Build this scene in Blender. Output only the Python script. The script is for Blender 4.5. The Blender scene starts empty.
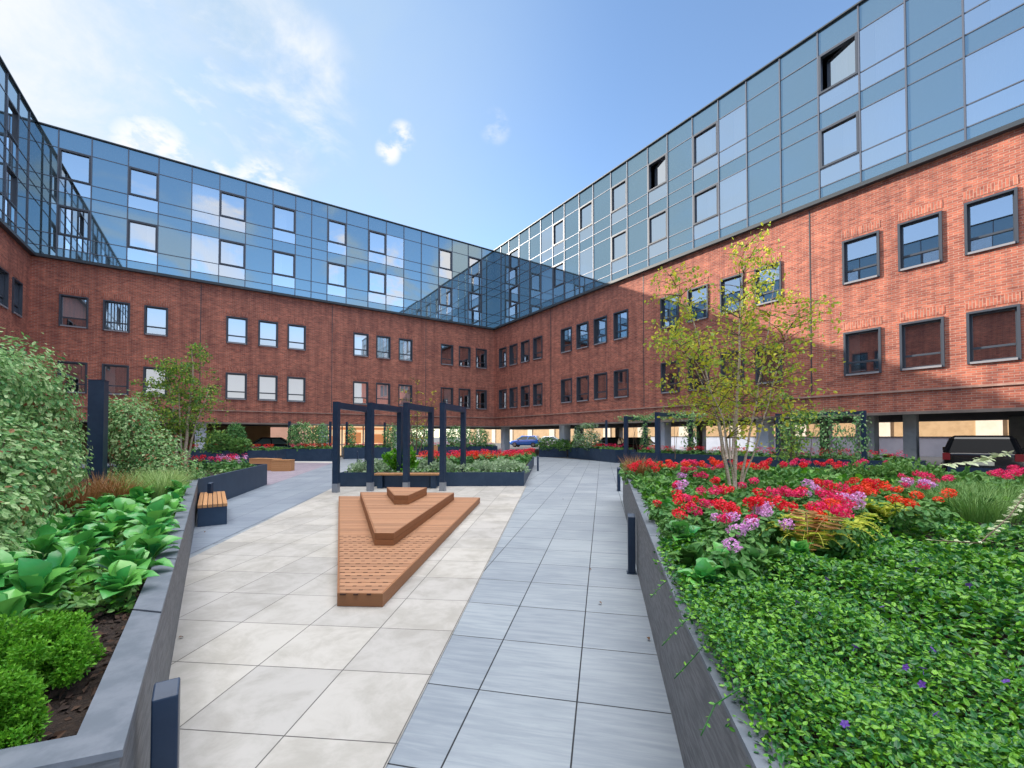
import bpy, math, random
import numpy as np
from mathutils import Vector, Matrix
random.seed(7); rng = np.random.default_rng(7)
sc = bpy.context.scene; COL = sc.collection
R = math.radians

# ------------------------------------------------------------------ camera, sky, sun, exposure
cam = bpy.data.cameras.new('camera'); camo = bpy.data.objects.new('camera', cam); COL.objects.link(camo)
camo.location = (0, 0, 1.6); camo.rotation_euler = (R(90) + 0.02, 0, 0)
cam.sensor_width = 36; cam.lens = 431.05 / 1024 * 36; cam.shift_y = 43.4 / 1024
cam.clip_start = 0.05; cam.clip_end = 2000; sc.camera = camo

SUNV = Vector((-.9745, .548, .51)).normalized()
SUN_EL = math.asin(SUNV.z); SUN_AZ = math.atan2(SUNV.x, SUNV.y)
w = bpy.data.worlds.new('World'); sc.world = w; w.use_nodes = True
nt = w.node_tree; nt.nodes.clear()
def N(t, kind, **kw):
    n = t.nodes.new(kind)
    for k, v in kw.items():
        if k.startswith('i_'):
            key = k[2:]; key = int(key) if key.isdigit() else key.replace('_', ' ')
            n.inputs[key].default_value = v
        else: setattr(n, k, v)
    return n
def math_(t, op, a, b=None, c=None, clamp=False):
    n = t.nodes.new('ShaderNodeMath'); n.operation = op; n.use_clamp = clamp
    for i, x in enumerate((a, b, c)):
        if x is None: continue
        if isinstance(x, (int, float)): n.inputs[i].default_value = x
        else: t.links.new(x, n.inputs[i])
    return n.outputs[0]
def smooth(t, x, a, b, lo=0, hi=1):
    n = t.nodes.new('ShaderNodeMapRange'); n.interpolation_type = 'SMOOTHSTEP'
    t.links.new(x, n.inputs[0])
    for i, v in zip((1, 2, 3, 4), (a, b, lo, hi)): n.inputs[i].default_value = v
    return n.outputs[0]
sky = N(nt, 'ShaderNodeTexSky', sky_type='NISHITA', sun_disc=False, sun_elevation=SUN_EL, sun_rotation=SUN_AZ,
        air_density=1.0, dust_density=0.0, ozone_density=2.2)
SKY_STRENGTH = 0.105
bg = N(nt, 'ShaderNodeBackground'); bg.inputs[1].default_value = SKY_STRENGTH
nt.links.new(sky.outputs[0], bg.inputs[0])
cl = N(nt, 'ShaderNodeBackground'); cl.inputs[0].default_value = (1, .985, .97, 1); cl.inputs[1].default_value = .37
tc = N(nt, 'ShaderNodeTexCoord'); sp = N(nt, 'ShaderNodeSeparateXYZ'); nt.links.new(tc.outputs['Generated'], sp.inputs[0])
X, Y, Z = sp.outputs
den = math_(nt, 'ADD', math_(nt, 'MAXIMUM', Z, 0.0), 0.16)
cb = N(nt, 'ShaderNodeCombineXYZ'); nt.links.new(math_(nt, 'DIVIDE', X, den), cb.inputs[0]); nt.links.new(math_(nt, 'DIVIDE', Y, den), cb.inputs[1])
def dotd(v):
    n = N(nt, 'ShaderNodeVectorMath', operation='DOT_PRODUCT'); nt.links.new(tc.outputs['Generated'], n.inputs[0])
    n.inputs[1].default_value = Vector(v).normalized(); return n.outputs['Value']
no = N(nt, 'ShaderNodeTexNoise', i_Scale=1.5, i_Detail=9, i_Roughness=.62, i_Distortion=.5)
nt.links.new(cb.outputs[0], no.inputs['Vector'])
no2 = N(nt, 'ShaderNodeTexNoise', i_Scale=.55, i_Detail=2); nt.links.new(cb.outputs[0], no2.inputs['Vector'])
nv = no.outputs[0]
def puff(v, r0, r1):            # 1 towards direction v
    return smooth(nt, dotd(v), math.cos(R(r1)), math.cos(R(r0)))
def pix(px, py): return ((px - 512) / 431, 1, (435 - py) / 431)
nm = N(nt, 'ShaderNodeTexNoise', i_Scale=4.2, i_Detail=10, i_Roughness=.6, i_Distortion=.25); nt.links.new(cb.outputs[0], nm.inputs['Vector']); nmv = nm.outputs[0]
wisp = math_(nt, 'MULTIPLY', smooth(nt, nmv, .42, .74), math_(nt, 'MAXIMUM', puff(pix(190, 45), 1, 9), math_(nt, 'MAXIMUM', puff(pix(275, 85), 1, 9), puff(pix(120, 20), 1, 10))))
nf = N(nt, 'ShaderNodeTexNoise', i_Scale=11.0, i_Detail=8, i_Roughness=.6, i_Distortion=.1); nt.links.new(cb.outputs[0], nf.inputs['Vector']); nfv = nf.outputs[0]
small = math_(nt, 'MULTIPLY', smooth(nt, nfv, .40, .62), math_(nt, 'MAXIMUM', puff(pix(401, 131), .2, 1.7), math_(nt, 'MAXIMUM', puff(pix(387, 146), .2, 1.6), math_(nt, 'MULTIPLY', puff(pix(495, 122), .2, 2), .35))))
low = math_(nt, 'MULTIPLY', smooth(nt, nfv, .36, .62), math_(nt, 'MAXIMUM', puff(pix(262, 190), 1, 4.2), math_(nt, 'MAXIMUM', puff(pix(150, 152), 1, 4.2), puff(pix(205, 176), .5, 3))))
glow = math_(nt, 'MULTIPLY', smooth(nt, dotd(SUNV), .42, .99), .95)
glown = math_(nt, 'MULTIPLY', glow, smooth(nt, nv, .3, .62, .7, 1))
haze_front = math_(nt, 'MULTIPLY', smooth(nt, Z, .0, .60, .40, 0.0), smooth(nt, Y, -.15, .35))
behind = math_(nt, 'MULTIPLY', smooth(nt, Y, .2, -.35), math_(nt, 'MAXIMUM', smooth(nt, Z, .25, .13), math_(nt, 'MULTIPLY', smooth(nt, nv, .50, .60), smooth(nt, no2.outputs[0], .42, .56))))
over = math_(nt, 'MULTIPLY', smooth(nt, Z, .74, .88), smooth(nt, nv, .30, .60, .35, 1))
m = wisp
for q in (small, low, behind): m = math_(nt, 'MAXIMUM', m, q)
m = math_(nt, 'MULTIPLY', m, .96, clamp=True)
hz = N(nt, 'ShaderNodeBackground'); hz.inputs[0].default_value = (.66, .84, 1, 1); hz.inputs[1].default_value = .29       # thin veil towards the sun and the horizon
mh = N(nt, 'ShaderNodeMixShader'); nt.links.new(math_(nt, 'MAXIMUM', glown, haze_front), mh.inputs[0]); nt.links.new(bg.outputs[0], mh.inputs[1]); nt.links.new(hz.outputs[0], mh.inputs[2])
sunside = math_(nt, 'MULTIPLY', smooth(nt, nv, .36, .60, .25, 1), puff(pix(-40, 70), 4, 20)); m = math_(nt, 'MAXIMUM', m, math_(nt, 'MULTIPLY', sunside, .72), clamp=True)
mx = N(nt, 'ShaderNodeMixShader'); nt.links.new(m, mx.inputs[0]); nt.links.new(mh.outputs[0], mx.inputs[1]); nt.links.new(cl.outputs[0], mx.inputs[2])
hi = N(nt, 'ShaderNodeBackground'); hi.inputs[0].default_value = (1, .985, .965, 1); hi.inputs[1].default_value = 2.0      # unseen bright cloud layer overhead, added to lift the shaded court
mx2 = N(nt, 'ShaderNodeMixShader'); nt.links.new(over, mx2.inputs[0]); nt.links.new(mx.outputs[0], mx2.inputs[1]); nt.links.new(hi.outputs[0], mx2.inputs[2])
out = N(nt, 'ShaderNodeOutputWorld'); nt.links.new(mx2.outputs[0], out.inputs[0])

sl = bpy.data.lights.new('sun', 'SUN'); sl.energy = 3.1; sl.angle = R(.5); sl.color = (1, .92, .80)
slo = bpy.data.objects.new('sun', sl); COL.objects.link(slo); slo.rotation_euler = SUNV.to_track_quat('Z', 'Y').to_euler(); slo.location = SUNV * 200
sc.view_settings.view_transform = 'Standard'; sc.view_settings.look = 'None'; sc.view_settings.gamma = 1
sc.view_settings.use_curve_mapping = False; sc.view_settings.exposure = 1.58
sc.render.engine = 'CYCLES'; sc.cycles.max_bounces = 8; sc.cycles.transparent_max_bounces = 12
sc.cycles.caustics_reflective = False; sc.cycles.caustics_refractive = False

# ------------------------------------------------------------------ helpers
def pixel(px, py, z):           # ground-plan point seen at a pixel of the photograph, at height z
    a = (px - 512) / 431.05; b = -(py - 427.4) / 431.05
    y = math.cos(.02) - b * math.sin(.02); zz = math.sin(.02) + b * math.cos(.02)
    s = (z - 1.6) / zz; return (a * s, y * s)

MATS = {}
def mat(name, col, rough=.6, metal=0, spec=.5, var=None, island=None, bump=None, transl=0, scale=8, coat=0, stretch=None):
    """Principled material; var = second colour mixed in by noise, island = second colour per mesh island."""
    if name in MATS: return MATS[name]
    m = bpy.data.materials.new(name); m.use_nodes = True; t = m.node_tree; b = t.nodes['Principled BSDF']; MATS[name] = m
    b.inputs['Base Color'].default_value = (*col, 1); b.inputs['Roughness'].default_value = rough; b.inputs['Metallic'].default_value = metal
    b.inputs['Specular IOR Level'].default_value = spec; b.inputs['Coat Weight'].default_value = coat
    src = None
    if var or bump:
        co = N(t, 'ShaderNodeTexCoord'); vec = co.outputs['Object']
        if stretch:
            mp = N(t, 'ShaderNodeMapping'); t.links.new(vec, mp.inputs[0]); mp.inputs['Scale'].default_value = stretch; vec = mp.outputs[0]
        n = N(t, 'ShaderNodeTexNoise', i_Scale=scale, i_Detail=6, i_Roughness=.65); t.links.new(vec, n.inputs['Vector']); src = n.outputs[0]
    cur = None
    if island:
        g = N(t, 'ShaderNodeNewGeometry'); mi = N(t, 'ShaderNodeMix', data_type='RGBA')
        mi.inputs['A'].default_value = (*col, 1); mi.inputs['B'].default_value = (*island, 1); t.links.new(g.outputs['Random Per Island'], mi.inputs['Factor']); cur = mi.outputs['Result']
    if var:
        mi = N(t, 'ShaderNodeMix', data_type='RGBA'); mi.inputs['B'].default_value = (*var, 1)
        if cur: t.links.new(cur, mi.inputs['A'])
        else: mi.inputs['A'].default_value = (*col, 1)
        t.links.new(smooth(t, src, .38, .64), mi.inputs['Factor']); cur = mi.outputs['Result']
    if cur: t.links.new(cur, b.inputs['Base Color'])
    if bump:
        bn = N(t, 'ShaderNodeBump', i_Strength=bump[0], i_Distance=bump[1]); t.links.new(src, bn.inputs['Height']); t.links.new(bn.outputs[0], b.inputs['Normal'])
    if transl:
        tr = N(t, 'ShaderNodeBsdfTranslucent'); tr.inputs[0].default_value = (min(1, col[0] * 1.7), min(1, col[1] * 1.6), col[2], 1)
        if cur: t.links.new(cur, tr.inputs[0])
        ms = N(t, 'ShaderNodeMixShader', i_0=transl); o = t.nodes['Material Output']
        t.links.new(b.outputs[0], ms.inputs[1]); t.links.new(tr.outputs[0], ms.inputs[2]); t.links.new(ms.outputs[0], o.inputs[0])
    return m

class MB:
    def __init__(s): s.v = []; s.f = []; s.uv = []; s.mi = []; s.sm = []
    def face(s, pts, uv=None, mi=0, smooth=False):
        i = len(s.v); s.v += [tuple(p) for p in pts]; s.f.append(tuple(range(i, i + len(pts)))); s.uv.append(uv or [(0, 0)] * len(pts)); s.mi.append(mi); s.sm.append(smooth)
    def hexa(s, p, mi=0):       # p: 4 bottom, 4 top, sharing vertices so that one box is one island
        i = len(s.v); s.v += [tuple(q) for q in p]
        for f in ((3, 2, 1, 0), (4, 5, 6, 7), (0, 1, 5, 4), (1, 2, 6, 5), (2, 3, 7, 6), (3, 0, 4, 7)):
            s.f.append(tuple(i + k for k in f)); s.uv.append([(0, 0)] * 4); s.mi.append(mi); s.sm.append(False)
    def box(s, a, b, mi=0):
        (x0, y0, z0), (x1, y1, z1) = a, b
        s.hexa([(x0, y0, z0), (x1, y0, z0), (x1, y1, z0), (x0, y1, z0), (x0, y0, z1), (x1, y0, z1), (x1, y1, z1), (x0, y1, z1)], mi)
    def obox(s, c, d, L, W, z0, z1, mi=0):   # box centred at c, long axis d in plan
        d = Vector((d[0], d[1])).normalized(); e = Vector((-d.y, d.x)); c = Vector((c[0], c[1]))
        q = [c + d * (a * L / 2) + e * (b * W / 2) for a, b in ((-1, -1), (1, -1), (1, 1), (-1, 1))]
        s.hexa([(p.x, p.y, z0) for p in q] + [(p.x, p.y, z1) for p in q], mi)
    def prism(s, poly, z0, z1, mi=0, mside=None):
        n = len(poly); i = len(s.v); zz = lambda z, k: z[k] if isinstance(z, (list, tuple)) else z
        s.v += [(p[0], p[1], zz(z0, k)) for k, p in enumerate(poly)] + [(p[0], p[1], zz(z1, k)) for k, p in enumerate(poly)]
        def add(f, m): s.f.append(f); s.uv.append([(0, 0)] * len(f)); s.mi.append(m); s.sm.append(False)
        add(tuple(range(i + n, i + 2 * n)), mi); add(tuple(range(i + n - 1, i - 1, -1)), mi)
        for k in range(n):
            j = (k + 1) % n; add((i + k, i + j, i + n + j, i + n + k), mi if mside is None else mside)
    def tube(s, pts, rad, n=6, mi=0, cap=True):
        rings = []; pts = [Vector(p) for p in pts]; base = len(s.v)
        for k, p in enumerate(pts):
            d = (pts[min(k + 1, len(pts) - 1)] - pts[max(k - 1, 0)]).normalized()
            a = d.orthogonal().normalized() if k == 0 else (a - d * a.dot(d)).normalized()
            b = d.cross(a); r = rad[k] if isinstance(rad, (list, tuple)) else rad
            s.v += [tuple(p + a * (r * math.cos(2 * math.pi * q / n)) + b * (r * math.sin(2 * math.pi * q / n))) for q in range(n)]
        for k in range(len(pts) - 1):
            for q in range(n):
                r_ = (q + 1) % n; s.f.append((base + k * n + q, base + k * n + r_, base + (k + 1) * n + r_, base + (k + 1) * n + q)); s.uv.append([(0, 0)] * 4); s.mi.append(mi); s.sm.append(True)
        if cap:
            for k in (0, len(pts) - 1):
                s.f.append(tuple(base + k * n + q for q in range(n))); s.uv.append([(0, 0)] * n); s.mi.append(mi); s.sm.append(False)
    def mesh(s, name, mats, off=(0, 0, 0)):
        me = bpy.data.meshes.new(name)
        me.from_pydata([(x - off[0], y - off[1], z - off[2]) for x, y, z in s.v], [], s.f)
        u = me.uv_layers.new(name='UVMap'); flat = [c for f in s.uv for q in f for c in q]; u.data.foreach_set('uv', flat)
        for q in mats: me.materials.append(q)
        me.polygons.foreach_set('material_index', s.mi); me.polygons.foreach_set('use_smooth', s.sm); me.update(); return me
    def build(s, name, mats, parent=None, off=None):
        if not isinstance(mats, (list, tuple)): mats = [mats]
        if off is None: off = parent['_o'] if parent else (0, 0, 0)
        o = bpy.data.objects.new(name, s.mesh(name, mats, off)); COL.objects.link(o)
        if parent: o.parent = parent; o['_o'] = list(off)
        return o
def tag(o, label, cat, group=None):
    o['label'] = label; o['category'] = cat
    if group: o['group'] = group
    return o
def thing(name, label, cat, loc=(0, 0, 0), group=None):
    o = bpy.data.objects.new(name, None); COL.objects.link(o); o.location = loc; o['_o'] = list(loc); o.empty_display_size = .2
    return tag(o, label, cat, group)
def link_mesh(name, me, parent, loc=(0, 0, 0), rot=(0, 0, 0), scale=(1, 1, 1)):
    o = bpy.data.objects.new(name, me); COL.objects.link(o); o.parent = parent; o.location = loc; o.rotation_euler = rot; o.scale = scale; return o
def copy_tree(o, parent=None):
    c = o.copy(); COL.objects.link(c)
    if parent: c.parent = parent
    for ch in o.children: copy_tree(ch, c)
    return c
def structure(o): o['kind'] = 'structure'; return o

# leaves -------------------------------------------------------------
LEAF4 = (np.array([(0, 0, 0), (-.3, .5, .10), (0, 1, -.05), (.3, .5, .10)]), [(0, 3, 2), (0, 2, 1)])
LEAF7 = (np.array([(0, 0, 0), (0, .5, -.07), (0, 1, -.02), (-.27, .28, .02), (-.27, .66, .03), (.27, .28, .02), (.27, .66, .03)]), [(0, 1, 4, 3), (1, 2, 4), (0, 5, 6, 1), (1, 6, 2)])
def big_leaf():
    v = []; f = []; rows = 6; wid = [.05, .25, .38, .40, .27, .02]
    for i in range(rows):
        t = i / (rows - 1); zc = .30 * math.sin(t * 2.2) - .18 * t * t
        for j, x in enumerate((-1, -.5, 0, .5, 1)): v.append((x * wid[i], t, zc + .16 * abs(x) * wid[i] * 2 + (.012 if (i + j) % 2 else 0) * abs(x)))
    for i in range(rows - 1):
        for j in range(4): a = i * 5 + j; f.append((a, a + 1, a + 6, a + 5))
    return np.array(v), f
BIG = big_leaf()
BLADE = (np.array([(-.012, 0, 0), (.012, 0, 0), (.010, .5, .05), (-.010, .5, .05), (0, 1, -.12)]), [(0, 1, 2, 3), (3, 2, 4)])
def leaf_mesh(name, pos, nrm, size, tpl, mats, midx=None, ydir=None, smooth=False):
    """numpy builder: one leaf per position; nrm = leaf normal; ydir = direction the leaf points (random if None)."""
    V, F = tpl; n = len(pos); pos = np.asarray(pos, float); nrm = np.asarray(nrm, float)
    nrm = nrm / np.linalg.norm(nrm, axis=1, keepdims=True)
    yd = rng.normal(size=(n, 3)) if ydir is None else np.asarray(ydir, float)
    yd = yd - nrm * (yd * nrm).sum(1, keepdims=True); yd /= np.linalg.norm(yd, axis=1, keepdims=True) + 1e-9
    xd = np.cross(yd, nrm); size = np.broadcast_to(np.asarray(size, float), (n,))
    P = pos[:, None, :] + size[:, None, None] * (V[None, :, 0, None] * xd[:, None] + V[None, :, 1, None] * yd[:, None] + V[None, :, 2, None] * nrm[:, None])
    k = len(V); me = bpy.data.meshes.new(name); me.vertices.add(n * k); me.vertices.foreach_set('co', P.reshape(-1))
    lens = np.array([len(q) for q in F]); flat = np.concatenate([np.array(q) for q in F])
    loops = (flat[None] + (np.arange(n) * k)[:, None]).reshape(-1); L = np.tile(lens, n)
    me.loops.add(len(loops)); me.loops.foreach_set('vertex_index', loops.astype(np.int32))
    me.polygons.add(len(L)); st = np.concatenate([[0], np.cumsum(L)[:-1]]); me.polygons.foreach_set('loop_start', st.astype(np.int32)); me.polygons.foreach_set('loop_total', L.astype(np.int32))
    if not isinstance(mats, (list, tuple)): mats = [mats]
    for q in mats: me.materials.append(q)
    if midx is not None: me.polygons.foreach_set('material_index', np.repeat(midx, len(F)).astype(np.int32))
    me.polygons.foreach_set('use_smooth', np.full(len(L), smooth)); me.update(calc_edges=True); me.validate(); return me
def blob(n, c, r, fill=.55):     # points in an ellipsoid, biased outwards; outward normals
    d = rng.normal(size=(n, 3)); d /= np.linalg.norm(d, axis=1, keepdims=True)
    q = (fill + (1 - fill) * rng.random(n)) ** 1.0
    r = np.asarray(r); return np.asarray(c) + d * r * q[:, None], d / r
def joined(parts):
    return np.concatenate([p for p, _ in parts]), np.concatenate([q for _, q in parts])

# ------------------------------------------------------------------ materials
def brick_mat():
    m = bpy.data.materials.new('red_brick'); m.use_nodes = True; t = m.node_tree; b = t.nodes['Principled BSDF']; b.inputs['Roughness'].default_value = .85; b.inputs['Specular IOR Level'].default_value = .2
    uv = N(t, 'ShaderNodeUVMap')
    br = N(t, 'ShaderNodeTexBrick', i_Scale=1.0, i_Mortar_Size=.010, i_Mortar_Smooth=.15, i_Bias=-.05, i_Brick_Width=.24, i_Row_Height=.081)
    br.inputs['Color1'].default_value = (.57, .185, .118, 1); br.inputs['Color2'].default_value = (.33, .102, .074, 1); br.inputs['Mortar'].default_value = (.46, .30, .235, 1)
    t.links.new(uv.outputs[0], br.inputs['Vector'])
    n1 = N(t, 'ShaderNodeTexNoise', i_Scale=.55, i_Detail=5, i_Roughness=.7); n2 = N(t, 'ShaderNodeTexNoise', i_Scale=3.2, i_Detail=3)
    mp = N(t, 'ShaderNodeMapping'); mp.inputs['Scale'].default_value = (1, 3.0, 1); t.links.new(uv.outputs[0], mp.inputs[0])
    t.links.new(mp.outputs[0], n1.inputs['Vector']); t.links.new(mp.outputs[0], n2.inputs['Vector'])
    mi = N(t, 'ShaderNodeMix', data_type='RGBA', blend_type='MULTIPLY'); t.links.new(br.outputs['Color'], mi.inputs['A']); mi.inputs['Factor'].default_value = 1
    rp = N(t, 'ShaderNodeValToRGB'); rp.color_ramp.elements[0].position = .3; rp.color_ramp.elements[0].color = (.60, .60, .66, 1); rp.color_ramp.elements[1].position = .7; rp.color_ramp.elements[1].color = (1.32, 1.26, 1.2, 1)
    t.links.new(math_(t, 'ADD', math_(t, 'MULTIPLY', n1.outputs[0], .55), math_(t, 'MULTIPLY', n2.outputs[0], .45)), rp.inputs[0]); t.links.new(rp.outputs[0], mi.inputs['B'])
    n3 = N(t, 'ShaderNodeTexNoise', i_Scale=1.0, i_Detail=4, i_Roughness=.6); m3 = N(t, 'ShaderNodeMapping'); m3.inputs['Scale'].default_value = (2.6, .16, 1); t.links.new(uv.outputs[0], m3.inputs[0]); t.links.new(m3.outputs[0], n3.inputs['Vector'])
    ms = N(t, 'ShaderNodeMix', data_type='RGBA', blend_type='MULTIPLY'); ms.inputs['Factor'].default_value = 1; t.links.new(mi.outputs['Result'], ms.inputs['A'])
    r3 = N(t, 'ShaderNodeValToRGB'); r3.color_ramp.elements[0].position = .36; r3.color_ramp.elements[0].color = (.74, .74, .78, 1); r3.color_ramp.elements[1].position = .56; r3.color_ramp.elements[1].color = (1.06, 1.05, 1.04, 1)
    t.links.new(n3.outputs[0], r3.inputs[0]); t.links.new(r3.outputs[0], ms.inputs['B'])
    t.links.new(ms.outputs['Result'], b.inputs['Base Color'])
    bn = N(t, 'ShaderNodeBump', i_Strength=.55, i_Distance=.012); t.links.new(math_(t, 'SUBTRACT', 1.0, br.outputs['Fac']), bn.inputs['Height']); t.links.new(bn.outputs[0], b.inputs['Normal'])
    return m
BRICK = brick_mat()
def glass_mat(name, tint, fac, rough=.01):
    m = bpy.data.materials.new(name); m.use_nodes = True; t = m.node_tree; t.nodes.clear()
    g = N(t, 'ShaderNodeBsdfGlossy', i_Roughness=rough); g.inputs[0].default_value = (*tint, 1)
    tr = N(t, 'ShaderNodeBsdfTransparent'); tr.inputs[0].default_value = (.88, .93, .95, 1)
    lw = N(t, 'ShaderNodeLayerWeight', i_Blend=.25)
    f = math_(t, 'ADD', math_(t, 'MULTIPLY', lw.outputs['Fresnel'], 1 - fac), fac, clamp=True)
    ms = N(t, 'ShaderNodeMixShader'); t.links.new(f, ms.inputs[0]); t.links.new(tr.outputs[0], ms.inputs[1]); t.links.new(g.outputs[0], ms.inputs[2])
    o = N(t, 'ShaderNodeOutputMaterial'); t.links.new(ms.outputs[0], o.inputs[0]); return m
VISION = glass_mat('vision_glass', (.96, .98, 1.0), .66)
PANE = glass_mat('window_glass', (.90, .93, 1.0), .52)
def spandrel_mat():
    return mat('spandrel_glass', (.275, .375, .425), .03, .82)
SPAN = spandrel_mat()
CLEAR = glass_mat('car_glass', (.5, .55, .6), .35)
MULL = mat('mullion_aluminium', (.13, .14, .17), .45, .4)
FRAME = mat('window_frame_grey', (.055, .065, .085), .45)
FRAMEL = mat('window_frame_pale', (.30, .29, .31), .45)
TRIM = mat('trim_dark_grey', (.045, .055, .065), .5)
STRIP = mat('pale_course', (.45, .29, .24), .8, var=(.34, .19, .15), scale=2)
CONC = mat('concrete', (.42, .42, .41), .8, var=(.34, .34, .33), scale=3)
SOFF = mat('soffit', (.10, .10, .105), .9)
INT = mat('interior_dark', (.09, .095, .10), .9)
CURT = mat('curtain_white', (.75, .77, .78), .9, transl=.3)
BLIND = mat('blind_white', (.70, .72, .76), .8)
WHITEP = mat('pillar_paint', (.82, .84, .88), .6, var=(.74, .77, .82), scale=2)
STEEL = mat('anthracite_steel', (.010, .028, .066), .42, var=(.016, .038, .080), scale=5)
CLAD = mat('anthracite_cladding', (.012, .036, .078), .5, var=(.020, .048, .094), scale=3)
SHOE = mat('galvanised_shoe', (.32, .35, .40), .4, .5)
SOIL = mat('bark_mulch', (.045, .028, .02), .95, var=(.02, .012, .010), scale=30, bump=(1, .04))
STONE = mat('planter_stone', (.105, .115, .13), .7, var=(.175, .187, .205), scale=5, stretch=(1.2, 1.2, 9), bump=(.5, .01))
STONETOP = mat('planter_coping', (.12, .145, .18), .6, var=(.17, .195, .235), scale=7)
WOODM = None
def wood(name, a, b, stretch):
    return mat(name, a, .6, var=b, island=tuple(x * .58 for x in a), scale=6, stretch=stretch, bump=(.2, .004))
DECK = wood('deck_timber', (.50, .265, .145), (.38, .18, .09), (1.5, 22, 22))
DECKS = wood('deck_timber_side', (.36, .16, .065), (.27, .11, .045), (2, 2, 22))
SLOT = mat('deck_slot', (.05, .02, .012), .9)
TEAK = wood('bench_timber', (.62, .33, .15), (.50, .24, .09), (12, 2, 12))
BARK = mat('birch_bark', (.66, .55, .46), .8, var=(.36, .25, .17), scale=6, stretch=(2, 2, 14), bump=(.3, .01))
BARKB = mat('brown_bark', (.16, .11, .08), .9, var=(.10, .07, .05), scale=10)
def leafm(name, a, b, tr=.22, rough=.5, spec=.35): return mat(name, a, rough, island=b, transl=tr, spec=spec)
L_COVER = leafm('periwinkle_leaf', (.055, .25, .018), (.21, .48, .035), .2, .36, .5)
L_COVERD = leafm('periwinkle_leaf_old', (.020, .125, .035), (.05, .23, .045), .2, .34, .5)
L_HOSTA = leafm('broad_leaf', (.04, .30, .075), (.19, .52, .10), .2, .26, .6)
L_GERAN = leafm('geranium_leaf', (.050, .19, .045), (.15, .33, .075), .2)
L_IVY = leafm('climber_leaf', (.20, .44, .13), (.54, .70, .36), .3)
L_IVYD = leafm('climber_leaf_dark', (.065, .25, .08), (.21, .40, .13), .25)
L_IVYR = leafm('climber_leaf_rust', (.22, .08, .03), (.30, .16, .06), .25)
L_VARI = leafm('ivy_variegated', (.45, .55, .28), (.62, .66, .45), .2)
L_BIRCH = leafm('birch_leaf', (.36, .44, .04), (.74, .66, .08), .5)
L_BIRCHG = leafm('birch_leaf_green', (.22, .40, .06), (.46, .58, .09), .42)
L_AUT = leafm('autumn_leaf', (.22, .17, .05), (.32, .20, .06), .35)
L_BOX = leafm('box_leaf', (.075, .30, .015), (.19, .47, .03), .3)
L_SILV = leafm('silver_leaf', (.28, .42, .24), (.48, .60, .40), .25)
L_SHRUB = leafm('shrub_leaf', (.075, .21, .05), (.19, .36, .08), .25)
L_FERN = leafm('fern_leaf', (.38, .50, .04), (.62, .62, .09), .3)
L_FERNB = leafm('fern_leaf_brown', (.34, .17, .05), (.42, .24, .08), .3)
L_GRASS = leafm('grass_blade', (.22, .38, .10), (.40, .54, .20), .25)
L_SEDGE = leafm('sedge_blade', (.10, .24, .06), (.22, .38, .10), .25)
L_BRONZE = leafm('bronze_blade', (.26, .11, .04), (.36, .19, .07), .25)
F_RED = leafm('petal_red', (.80, .012, .030), (.90, .03, .07), .25)
F_PINK = leafm('petal_crimson', (.82, .012, .13), (.90, .06, .24), .25)
F_LIL = leafm('petal_lilac', (.78, .32, .74), (.88, .52, .84), .25)
F_ORA = leafm('petal_scarlet', (.88, .045, .015), (.92, .10, .03), .25)
F_VIO = leafm('petal_violet', (.09, .035, .32), (.16, .06, .42), .2)

# ------------------------------------------------------------------ the building (U-shaped, round the court)
TH = .5948; T2 = Vector((math.sin(TH), -math.cos(TH))); N2 = Vector((math.cos(TH), math.sin(TH)))
CX = Vector(((494 - 512) / 431.05 * 40, 40.0)); K = 4 / 3.0
ZT = 18.84; ZG = 11.51; ZS = 2.5
def tn(t, n): p = CX + T2 * t + N2 * n; return (p.x, p.y)
bld = thing('apartment_building', 'U-shaped red brick building with glazed upper storeys on pillars around the court', 'building', (CX.x, CX.y, 0))
class Face:                      # a facade plane: origin, along, outward
    def __init__(s, o, a, out): s.o = Vector(o); s.a = Vector(a); s.n = Vector(out)
    def p(s, u, v, z): q = s.o + s.a * u + s.n * v; return (q.x, q.y, z)
    def box(s, mb, u0, u1, v0, v1, z0, z1, mi=0):
        mb.hexa([s.p(u0, v0, z0), s.p(u1, v0, z0), s.p(u1, v1, z0), s.p(u0, v1, z0), s.p(u0, v0, z1), s.p(u1, v0, z1), s.p(u1, v1, z1), s.p(u0, v1, z1)], mi)
    def quad(s, mb, u0, u1, z0, z1, v, mi=0, jit=0):
        d = [random.uniform(-jit, jit) for _ in range(3)]
        mb.face([s.p(u0, v + d[0], z0), s.p(u1, v + d[1], z0), s.p(u1, v + d[1] + d[2] - d[0] * 0, z1), s.p(u0, v + d[0] + d[2], z1)], [(u0, z0), (u1, z0), (u1, z1), (u0, z1)], mi)
FR = Face(CX, T2, -N2); FL = Face(CX, -N2, T2); FW = Face(CX - N2 * (22.29 * K), T2, N2)
ROWS = [(4.03, 5.80), (7.758, 9.556)]
EDGE = mat('slab_edge_brown', (.27, .22, .19), .85, var=(.20, .16, .14), scale=2)
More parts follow.
